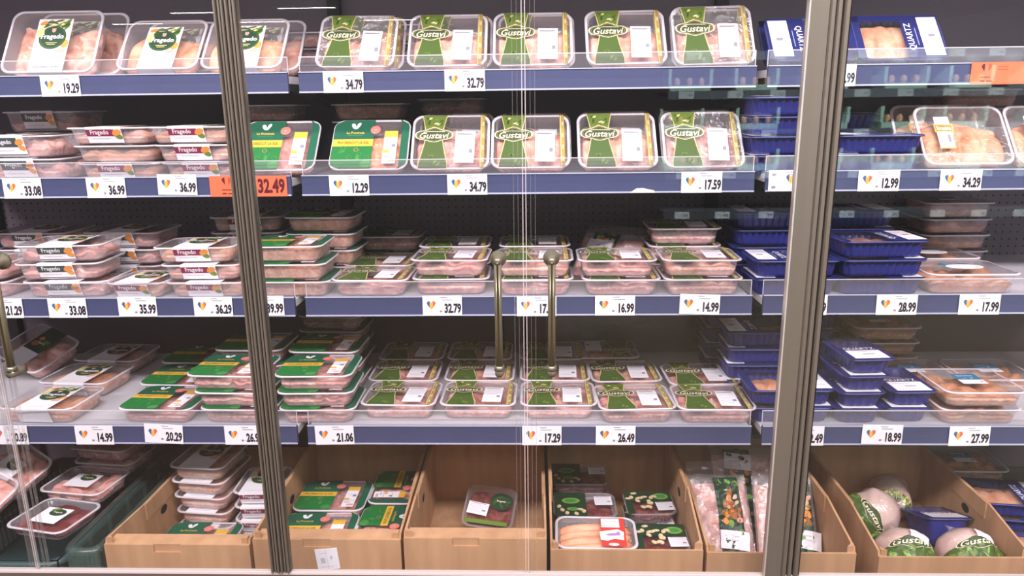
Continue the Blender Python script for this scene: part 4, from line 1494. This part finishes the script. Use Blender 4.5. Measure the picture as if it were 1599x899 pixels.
# ------------------------------------------------------------------ the base: cardboard boxes
def cardboard_box(x0, x1, yf, yb, ztop, zfront, label, notch=True, rim=True, lean=0.0, lip=0.045, parcel=False):
    cx = (x0 + x1) / 2
    t = tag(empty('cardboard_box', (cx, yf, DECK), (0, 0, R(lean))), label, 'box', 'open cardboard boxes on the base deck')
    hw, dp = (x1 - x0) / 2, yb - yf
    H, Hf = ztop - DECK, zfront - DECK
    th = 0.006
    # front: outer board, folded-in lip, with a hand notch cut from the top edge
    b = MB()
    nx0, nx1, nd = -hw * .32, hw * .06, 0.022
    if notch:
        b.box(-hw, nx0, 0, th, 0.002, Hf, 'cardboard')
        b.box(nx1, hw, 0, th, 0.002, Hf, 'cardboard')
        b.box(nx0, nx1, 0, th, 0.002, Hf - nd, 'cardboard')
        b.box(nx0, nx1, th * .72, th, Hf - nd, Hf - .002, 'cardboard')
    else:
        b.box(-hw, hw, 0, th, 0.002, Hf, 'cardboard')
    b.box(-.0012, .0012, -.0004, 0, .004, Hf - (nd if notch else .001), 'cardboard')
    b.build('front_panel', t)
    if lip:
        b = MB()
        vs = [(-hw + th, th * .6, Hf + .0005), (hw - th, th * .6, Hf + .0005), (hw - th - .004, lip, Hf + .004), (-hw + th + .004, lip, Hf + .004)]
        vs += [(x, y, z - .004) for x, y, z in vs]
        b.add(vs, [(0, 1, 2, 3), (7, 6, 5, 4), (0, 4, 5, 1), (2, 6, 7, 3), (1, 5, 6, 2), (3, 7, 4, 0)], 'cardboard')
        b.build('folded_lip', t)
    b = MB(); b.box(-hw, hw, dp - th, dp, 0.002, H, 'cardboard'); b.build('back_panel', t)
    b = MB(); b.box(-hw + th, hw - th, th, dp - th, 0.0, 0.006, 'cardboard'); b.build('bottom_panel', t)
    for s in (-1, 1):
        b = MB()
        prof = [(th, .006), (dp - th, .006), (dp - th, H), (dp * .35, H), (.012, Hf + .012), (th, Hf - .004)]
        x_ = s * hw
        b.prism(prof, 'x', min(x_, x_ - s * th), max(x_, x_ - s * th), 'cardboard')
        # doubled, folded-over top edge
        b.prism([(dp * .35, H), (dp - th, H), (dp - th, H - .05), (dp * .35, H - .05)], 'x', min(x_ - s * th, x_ - s * (th + .004)), max(x_ - s * th, x_ - s * (th + .004)), 'cardboard')
        sp = b.build('side_panel', t)
        hb = MB()
        pts = [(0, dp * .52 + .020 * math.cos(q * PI / 8), H - .072 + .013 * math.sin(q * PI / 8)) for q in range(16)]
        for e in (1,):
            q_ = [(x_ - s * (th + .0006), y, z) for _, y, z in pts]
            hb.add(q_, [tuple(range(16))], 'dark_gap')
        hb.build('hand_slot', sp)
        c = MB()
        c.prism([(s * (hw - th), th), (s * (hw - th - .016), th), (s * (hw - th), th + .016)], 'z', .01, Hf + .018, 'cardboard')
        c.build('corner_fold', t)
    if parcel:
        b = MB()
        b.box(-.030, .030, -.0016, -.0004, Hf - .090, Hf - .028, 'white', lambda q: (q[0] * math.cos(.1) - (q[2] - Hf + .06) * math.sin(.1), q[1], Hf - .058 + (q[2] - Hf + .06) * math.cos(.1) + q[0] * math.sin(.1)))
        P_ = Print(b, lambda u, v, h: (u * math.cos(.1) - v * math.sin(.1), -.0018 - h, Hf - .058 + v * math.cos(.1) + u * math.sin(.1)))
        P_.rect(-.020, .018, .000, .0195, 'lightgrey', 0)
        P_.rect(-.020, -.022, .014, -.0205, 'lightgrey', 0)
        P_.rect(.008, .000, .014, .010, 'lightgrey', 0)
        P_.rect(-.001, -.029, .000, .028, 'lightgrey', 0)
        P_.rect(-.018, -.010, -.006, .006, 'lightgrey', 0)
        b.build('shipping_label', t)
    return t


BX = [(-1.130, -.738), (-.728, -.334), (-.324, .050), (.060, .458), (.468, .852), (.925, 1.318)]
cardboard_box(*BX[0], 1.715, 2.292, .470, .470, 'cardboard box next to the dark crates, printed tray lying at its front', lean=0)
cardboard_box(*BX[1], 1.715, 2.292, .505, .488, 'cardboard box with a white shipping label on its front', parcel=True)
cardboard_box(*BX[2], 1.705, 2.292, .515, .500, 'nearly empty cardboard box holding one tray, where the doors meet')
cardboard_box(*BX[3], 1.715, 2.292, .535, .462, 'cardboard box of sausage and steak trays', notch=False, lip=0)
cardboard_box(*BX[4], 1.715, 2.292, .505, .456, 'cardboard box of bagged chicken pieces behind the wide post', notch=False, lip=0)
cardboard_box(*BX[5], 1.742, 2.300, .475, .428, 'cardboard box of bagged whole chickens', notch=False, lip=0)
FL = DECK + .0065
gB = 'trays in the cardboard boxes'
# box A
stack('Fk', -1.012, 2.020, FL, 5, '{lvl} tray of the tall stack behind the printed tray, box next to the crates', gB, yaw=[-6, -6, -7, -7, -6], dx=[.006, .004, .002, .0, 0])
stack('Fw', -.826, 1.985, FL, 4, '{lvl} tray of the stack beside the ribbed post, box next to the crates', gB, yaw=[0, -2, 2, 2])
stack('P', -.965, 1.800, FL, 2, '{lvl} printed tray lying at the front of the box next to the crates', gB, yaw=[0, 0])
# box B
stack('P', -.603, 1.772, FL, 3, '{lvl} printed tray in the front pile by the post, box with shipping label', gB, yaw=[0, 0, 1])
stack('P', -.604, 1.964, FL, 3, '{lvl} printed tray in the second pile by the post, box with shipping label', gB, yaw=[0, 0, 0], var=1)
stack('Pq', -.419, 1.786, FL, 3, '{lvl} printed tray lying crosswise in the box with the shipping label', gB, yaw=[-90, -90, -91], var=1)
stack('Pq', -.419, 2.005, FL, 3, '{lvl} dim printed tray at the back of the box with the shipping label', gB, yaw=[-90, -90, -90], var=2)
# box C
pack('M', -.125, 2.05, FL + .0, 'lone tray leaning in the nearly empty box', gB, yaw=-8, tilt=30)
# box D
stack('D', .170, 1.945, FL, 3, '{lvl} steak tray behind the sausages', gB, yaw=[0, 1, 0])
stack('D', .165, 2.135, FL, 3, '{lvl} steak tray at the back of the sausage box', gB, yaw=[0, 0, 0], var=1)
stack('D', .180, 1.775, FL, 3, '{lvl} steak tray under the sausages', gB, yaw=[0, 0, 0], var=1)
pack('K', .186, 1.728, FL + .1442, 'tray of pale sausages with a red slip', gB, yaw=-2, tilt=3)
stack('Df', .372, 1.775, FL, 3, '{lvl} leafy-labelled steak tray beside the sausages', gB, yaw=[0, 0, -2])
stack('Df', .366, 1.960, FL, 3, '{lvl} leafy-labelled steak tray further back beside the sausages', gB, yaw=[0, 0, 1], var=1)


# ------------------------------------------------------------------ bagged pieces and whole chickens
def bag(x, y, z, w, h, thick, rot, label, seed, sticker=(0.0, -.25), band=(-.02, .16)):
    """a vacuum bag: pillow of pieces with a printed band down its middle, header fold at the top; local z runs up the bag"""
    t = tag(empty('bagged_chicken_pack', (x, y, z), [R(a) for a in rot]), label, 'packaged meat', 'bags of chicken pieces')
    rng = random.Random(seed)
    ph = rng.uniform(0, 9)

    def front(u, v):   # u, v in -1..1
        e = max(0, 1 - abs(u) ** 3.2) * max(0, 1 - abs(v) ** 4.0)
        lump = .72 + .40 * mnoise.noise(Vector((u * 2.6 + ph, v * 3.2, ph))) + .22 * mnoise.noise(Vector((u * 6, v * 7 + ph, 1)))
        return e ** .6 * lump * thick
    n = 30
    for side, nm in ((1, 'meat'), (1, 'bag_film')):
        b = MB()
        vs, fs = [], []
        for sgn in (-1, 1):
            st = len(vs)
            for j in range(n + 1):
                for i in range(n + 1):
                    u, v = -1 + 2 * i / n, -1 + 2 * j / n
                    dpt = front(u, v)
                    ex = 0.0
                    if nm == 'meat':
                        k = .94
                        q = (u * w / 2 * k, sgn * max(dpt - .003, .0) * (1 if sgn < 0 else .55), h / 2 + v * h / 2 * .90 - .012)
                    else:
                        q = (u * w / 2, sgn * (dpt + .0012 + .0012 * mnoise.noise(Vector((u * 9, v * 9, ph + 4)))) * (1 if sgn < 0 else .55), h / 2 + v * h / 2)
                    vs.append(q)
            for j in range(n):
                for i in range(n):
                    a_ = st + j * (n + 1) + i
                    q = (a_, a_ + 1, a_ + n + 2, a_ + n + 1)
                    fs.append(q if sgn < 0 else q[::-1])
        b.add(vs, fs, 'meat_pink' if nm == 'meat' else 'bag_film', True)
        if nm == 'bag_film':
            # flat header above the seal
            hv = [(-w / 2, 0, h), (w / 2, 0, h), (w / 2 - .004, .012, h + .045), (-w / 2 + .006, .010, h + .045)]
            b.add(hv, [(0, 1, 2, 3)], 'bag_film')
        b.build(nm, t)

    def fn(u, v, hh):
        uu, vv = u / (w / 2), v / (h / 2)
        return (u, -(front(uu, vv) + .0035 + hh), h / 2 + v)
    b = MB()
    P_ = Print(b, fn)
    c0, c1 = band
    bw = w * .21
    P_.rect(c0 - bw, -h * .46, c0 + bw, h * .46, 'dgreen', 0, 8, 24)
    for k in range(70):
        v = h * rng.uniform(-.44, .44)
        food = (-.02 * h < v < .34 * h) or v < -.30 * h
        mt = rng.choice(['brownfood', 'brownfood', 'brownfood', 'mushroom', 'carrot', 'pinkish'] if food else ['leafdark', 'dgreen', 'leaf', 'seal_green', 'cucumber'])
        P_.ell(c0 + rng.uniform(-bw, bw) * .74, v, rng.uniform(.006, .013), rng.uniform(.005, .009), mt, .0005 + k * .00004, 12, rng.uniform(0, PI))
    b.build('printed_label', t)
    b = MB()
    P_ = Print(b, fn)
    su, sv = sticker[0], sticker[1] * h
    P_.rect(su - .042, sv - .026, su + .042, sv + .026, 'white', .0035, 6, 4, -.12)
    P_.rect(su - .030, sv + .010, su + .012, sv + .013, 'lightgrey', .0042, 4, 1, -.12)
    P_.rect(su - .030, sv - .002, su + .020, sv + .001, 'lightgrey', .0042, 4, 1, -.12)
    b.build('price_sticker', t)
    return t


bag(.574, 1.878, DECK + .024, .175, .27, .030, (-42, 0, 2), 'bag of chicken pieces with food picture band beside the sausage box', 3, (.025, -.22), (.022, 0))
bag(.690, 2.085, DECK + .030, .200, .25, .028, (-38, 0, 0), 'bag of chicken pieces lying further back, its header fold showing', 4, (-.02, .30))
bag(.742, 1.856, DECK + .026, .172, .27, .028, (-40, 0, -4), 'bag of chicken pieces crossed by the wide post', 7, (.052, -.16), (.040, 0))


def whole_chicken(x, y, z, sx, sy, sz, rot, label, seed, mark='front', band_u=(.05, .5), lettering=True, slip=False):
    """a plucked bird tied tight in a printed bag, breast up: local y runs from tail to neck"""
    t = tag(empty('whole_chicken', (x, y, z), rot if hasattr(rot, 'x') else [R(a) for a in rot]), label, 'packaged meat', 'bagged whole chickens')
    rng = random.Random(seed)
    ph = rng.uniform(0, 9)

    def S(a, c, up=0.0):  # a longitude 0..2pi round y, c -1..1 along y
        cc = max(-1, min(1, c))
        r = (1 - abs(cc) ** 2.4) ** .55 * (1 + .10 * cc)
        ca, sa = math.cos(a), math.sin(a)
        # breast ridge above, legs tucked at both flanks near the tail
        k = 1 + .14 * max(0, sa) ** 2 * (0.4 + .6 * math.exp(-((cc - .15) / .5) ** 2))
        k += .20 * math.exp(-((abs(ca) - .86) / .22) ** 2) * math.exp(-((cc + .38) / .30) ** 2) * (1 if sa > -.6 else .3)
        k += .10 * math.exp(-((abs(ca) - .95) / .2) ** 2) * math.exp(-((cc - .5) / .2) ** 2)
        k += .07 * mnoise.noise(Vector((ca * 2.2 + ph, sa * 2.2, cc * 3))) + .03 * mnoise.noise(Vector((ca * 5 + ph, sa * 5, cc * 7)))
        rr = r * k + up / sz
        return (sx * rr * ca, sy * cc * (1 + .0 * sa), sz * rr * sa * (.78 if sa < 0 else 1))
    for nm, up, mt in (('meat', 0.0, 'skin_chicken'), ('bag_film', .0022, 'bag_film')):
        b = MB()
        n, m_ = 40, 28
        vs, fs = [], []
        for j in range(m_ + 1):
            c = -math.cos(PI * j / m_) * .999
            for i in range(n):
                vs.append(S(2 * PI * i / n, c, up))
        for j in range(m_):
            for i in range(n):
                fs.append((j * n + i, j * n + (i + 1) % n, (j + 1) * n + (i + 1) % n, (j + 1) * n + i))
        fs.append(tuple(range(n - 1, -1, -1)))
        fs.append(tuple(range(m_ * n, m_ * n + n)))
        b.add(vs, fs, mt, True)
        if nm == 'bag_film':   # tied neck of the bag
            e0 = (0, sy * .98, 0)
            b.tube([e0, (0, sy * 1.06, .004), (.004, sy * 1.16, .012)], [.014, .008, .022], mt, 12, False)
        b.build(nm, t)
    b = MB()
    # (u, v): u in degrees round the bird from the top, v along it
    P_ = Print(b, lambda u, v, h: S(PI / 2 - u, v, .0042 + h))
    v0, v1 = band_u
    P_.rect(-1.45, v0, 1.45, v1, 'green_mid', 0, 28, 10)
    P_.rect(-1.48, v0 - .02, 1.48, v0 + .012, 'gold', .0004, 28, 1)
    for k in range(60):
        u, v = rng.uniform(-1.3, 1.3), rng.uniform(v0 + .06, v1 - .04)
        P_.ell(u, v, rng.uniform(.06, .15), rng.uniform(.03, .07), rng.choice(['green_top', 'leaf', 'leafdark', 'green_top', 'cucumber', 'leafdark'] if v > v0 + .2 else ['yellowpale', 'cucumber', 'mushroom', 'leaf']), .0005 + k * .00003, 10, rng.uniform(0, PI))
    vb = v1 if mark == 'front' else v0
    bp = banner_pts(0, 0, .78, .20)
    for sc, mt, hh in ((1.0, 'cream', .0014), (.94, 'green_banner', .0019)):
        K = 24
        # banner as a strip of quads so that it follows the body
        up_ = [q for q in bp]
        for i in range(K):
            x0, x1 = -.78 + 1.56 * i / K, -.78 + 1.56 * (i + 1) / K

            def hgt(xx):
                q = abs(xx) / .78
                hh_ = .20 * .66 * max(0, 1 - q ** 2.6) ** .5
                if q < .42:
                    hh_ += .20 * .34 * math.cos(q / .42 * PI / 2)
                return hh_
            a0, a1 = hgt(x0), hgt(x1)
            P_.poly([(x0 * sc, vb - a0 * sc), (x1 * sc, vb - a1 * sc), (x1 * sc, vb + a1 * sc), (x0 * sc, vb + a0 * sc)], mt, hh)
    if lettering:
        vs, fs, w = text2d('Gustavi', .17, 1.0, .012, .28)
        k = 1.22 / w
        # letters: u spans 1.22 rad round the body, heights stay in v
        b.add([P_.fn(x_ * k, vb + y_ * 1.05, .0026) for x_, y_ in vs], fs, 'cream')
    b.build('printed_label', t)
    if slip:
        b = MB()
        P_ = Print(b, lambda u, v, h: S(PI / 2 - u, v, .0075 + h))
        P_.rect(.02, vb + .02, .62, vb + .42, 'white', 0, 8, 6, -.35)
        b.build('price_sticker', t)
    return t


_z = Vector((-.15, -.85, .50)).normalized()
_x = Vector((.40, -.40, -.80))
_x = (_x - _z * _x.dot(_z)).normalized()
_turn = Matrix((_x, _z.cross(_x), _z)).transposed().to_euler()
whole_chicken(1.026, 2.030, FL + .102, .066, .090, .068, _turn, 'whole chicken lying on its side with its green band turned upright', 2, 'front', (-.88, -.06))
whole_chicken(1.170, 2.195, FL + .066, .056, .080, .070, (-10, 10, 160), 'smaller whole chicken at the back under a white sticker, beside the blue tray', 5, 'front', (.60, .80), False, True)
whole_chicken(1.046, 1.845, FL + .074, .072, .084, .076, (24, 0, -3), 'whole chicken with green band at the front beside the box wall', 6, 'front', (-.80, .02), True, True)
whole_chicken(1.222, 1.846, FL + .074, .072, .084, .076, (24, 0, 4), 'whole chicken with green band at the front below the blue tray', 9, 'front', (-.80, .02), True, True)


pack('Bd', 1.234, 1.948, FL + .001, 'deep blue tray tilted up among the bagged whole chickens', gB, yaw=0, tilt=-20, var=0)
# trays in the dark crate at the far side of the chickens
stack('B', 1.466, 1.99, FL, 3, '{lvl} navy tray beyond the whole chickens, further back', gB, yaw=[-8, -8, -8], kinds=['Bw', 'Bw', 'Bw'])
stack('B', 1.474, 1.80, FL, 2, '{lvl} navy tray beyond the whole chickens, at the frame edge', gB, yaw=[-8, -8], kinds=['Bw', 'Bw'], var=1)
stack('Bw', 1.452, 2.21, FL, 3, '{lvl} dim tray beyond the whole chickens, at the back', gB, kinds=['C', 'C', 'C'])


# ------------------------------------------------------------------ ventilated crates
def crate(x0, x1, y0, y1, z0, z1, mat, label, slots=True):
    cx, cy = (x0 + x1) / 2, (y0 + y1) / 2
    t = tag(empty('plastic_crate', (cx, cy, z0)), label, 'crate', None)
    hw, hd, H = (x1 - x0) / 2, (y1 - y0) / 2, z1 - z0
    th = .006
    b = MB(); b.box(-hw, hw, -hd, hd, 0, .006, mat); b.build('crate_floor', t)
    for ax, s in (('x', -1), ('x', 1), ('y', -1), ('y', 1)):
        L = hd if ax == 'x' else hw
        b = MB()

        def put(a0, a1, zz0, zz1, o=0.0):
            if ax == 'x':
                q = s * (hw + o)
                b.box(min(q, q - s * th), max(q, q - s * th), a0, a1, zz0, zz1, mat)
            else:
                q = s * (hd + o)
                b.box(a0, a1, min(q, q - s * th), max(q, q - s * th), zz0, zz1, mat)
        if slots:
            put(-L, L, 0, .020); put(-L, L, H * .52, H * .62); put(-L, L, H - .035, H)
            n = int(L * 2 / .020)
            for k in range(n + 1):
                a_ = -L + 2 * L * k / n
                put(max(-L, a_ - .004), min(L, a_ + .004), .02, H - .035)
            put(-L * .55, L * .55, H * .66, H * .84)
        else:
            put(-L, L, 0, H)
            n = 6
            for k in range(n + 1):
                a_ = -L + 2 * L * k / n
                put(max(-L, a_ - .004), min(L, a_ + .004), 0, H - .02, .004)
        b.build('crate_wall', t)
    b = MB()
    n = 48
    o1, o2 = outline(n, hw + .012, hd + .012, .030), outline(n, hw - .004, hd - .004, .024)
    vs = [(x, y, H) for x, y, _, _ in o1] + [(x, y, H) for x, y, _, _ in o2] + [(x, y, H - .014) for x, y, _, _ in o1]
    fs = [(k, (k + 1) % n, n + (k + 1) % n, n + k) for k in range(n)] + [(2 * n + k, 2 * n + (k + 1) % n, (k + 1) % n, k) for k in range(n)]
    b.add(vs, fs, mat, True)
    b.build('crate_rim', t)
    return t


pmat('crate_black', '#30484a', 0.35)
pmat('crate_green', '#2b4a45', 0.4)
crate(-1.62, -1.245, 1.69, 2.27, DECK, DECK + .165, 'crate_black', 'black ventilated crate at the frame edge, liver tray on it')
crate(-1.228, -1.150, 1.71, 2.30, DECK, DECK + .190, 'crate_clear', 'narrow greenish clear bin between the black crate and first cardboard box', False)
gL = 'trays around the dark crate'
zc = DECK + .168
pack('L', -1.352, 1.758, zc, 'tray of dark livers with small white slip on the crate edge', gL, yaw=-12)
pack('X', -1.370, 1.945, zc, 'dim tray with white slip behind the dark livers', gL, yaw=-8)
pack('X', -1.375, 2.130, zc, 'dim chicken tray at the back behind the livers', gL, yaw=-6, var=1)
pack('X', -1.385, 2.130, zc + .048, 'dim tray on top at the back behind the livers', gL, yaw=-8)
pack('X', -1.60, 1.93, zc, 'leaning wrapped tray at the frame edge above the crate', gL, yaw=-30, tilt=28)
pack('X', -1.60, 1.78, zc, 'wrapped tray at the frame edge in front of the leaning one', gL, yaw=-24, tilt=30, var=1)

# ------------------------------------------------------------------ what the glass mirrors: the shelves across the aisle and the far ceiling lamps
def far_shelf(z, k):
    t = tag(empty('egg_shelf', (3.2, -2.35, z)), '%s shelf of egg cartons across the aisle, mirrored in the glass' % ('top', 'second', 'third', 'fourth', 'lowest')[k], 'shelf')
    b = MB(); b.box(-2.2, 2.2, -.5, 0, -.03, 0, 'store_dark'); b.build('shelf_panel', t)
    b = MB(); b.box(-2.2, 2.2, 0, .012, -.055, .005, 'store_dark'); b.build('price_rail', t)
    rng = random.Random(k)
    for i in range(14):
        x = -2.1 + i * .31 + rng.uniform(-.03, .03)
        b = MB()
        b.box(x, x + .11, .0125, .0135, -.05, .002, 'paper')
        b.box(x + .065, x + .10, .0136, .0138, -.035, -.015, 'grey')
        b.build('price_slip', t)


for k, z in enumerate((1.93, 1.66, 1.38, 1.08, .78)):
    far_shelf(z, k)
pmat('carton_pulp', '#9fb0a4', .8)
pmat('egg_shell', '#b98563', .5)
rng = random.Random(77)
for k, z in enumerate((1.66, 1.38, 1.08)):
    for i in range(8):
        x = 1.15 + i * .52 + rng.uniform(-.04, .04)
        t = tag(empty('egg_carton', (x, -2.52, z + .0005)), 'egg carton across the aisle, seen only as a reflection in the glass', 'egg carton', 'egg cartons across the aisle')
        b = MB()
        b.box(-.15, .15, -.11, .11, 0, .045, 'carton_pulp')
        for s in (-1, 1):
            b.box(s * .15 - .012, s * .15 + .012, -.11, .11, .045, .16, 'carton_pulp')
        b.build('carton', t)
        for s in range(3):
            b = MB()
            n_, m_ = 10, 7
            vs = [(-.09 + s * .09 + .024 * math.sin(PI * j / m_) * math.cos(2 * PI * i_ / n_), .06 + .024 * math.sin(PI * j / m_) * math.sin(2 * PI * i_ / n_), .07 - .032 * math.cos(PI * j / m_)) for j in range(m_ + 1) for i_ in range(n_)]
            fs = [(j * n_ + i_, j * n_ + (i_ + 1) % n_, (j + 1) * n_ + (i_ + 1) % n_, (j + 1) * n_ + i_) for j in range(m_) for i_ in range(n_)]
            b.add(vs, fs, 'egg_shell', True)
            b.build('egg', t)
area('egg_shelf_fill', (3.2, -1.1, 2.5), (3.2, -2.5, 1.3), 4.4, 0.15, 850, (.74, 1.0, .94))  # unseen fill light, added to brighten the far shelves for their reflection
for k, (x, y) in enumerate([(-8.0, -11.0), (-5.2, -11.4), (-7.2, -13.5), (-4.7, -13.0), (-9.6, -15.5), (-6.6, -15.5), (-3.4, -15.5), (6.4, -11.5)]):
    t = tag(empty('ceiling_lamp', (x, y, 3.56)), 'long white ceiling lamp behind the viewer, mirrored in the glass', 'lamp', 'ceiling lamps down the aisle')
    b = MB(); b.box(-.7, .7, -.06, .06, 0, .04, 'aluminium_light'); b.build('lamp_housing', t)
    b = MB(); b.box(-.60, .60, -.06, .06, -.004, 0, 'lamp_white'); b.build('diffuser', t)

# a torn white sticker left on the second rail, and a wrapped bag at the back of the third shelf
q = at(1003, 297.5, SHELF_Y[1])
t = tag(empty('torn_sticker', (q.x, SHELF_Y[1] - .0040, LIP_Z[1] - LIP_H + .006)), 'torn white sticker scrap on the second shelf rail, beside the 17.59 tag', 'sticker')
b = MB()
pts = [(-.034, -.006), (.034, -.006), (.031, .000), (.016, .003), (.002, .0065), (-.016, .006), (-.024, .001)]
b.prism(pts, 'y', -.0006, .0, 'white')
b.build('paper_scrap', t)
bag(.226, 2.20, S3 + .004, .20, .17, .024, (-50, 0, -24), 'dim wrapped bag of chicken leaning at the back of the third shelf', 12, (-.03, .10), (-.02, 0))
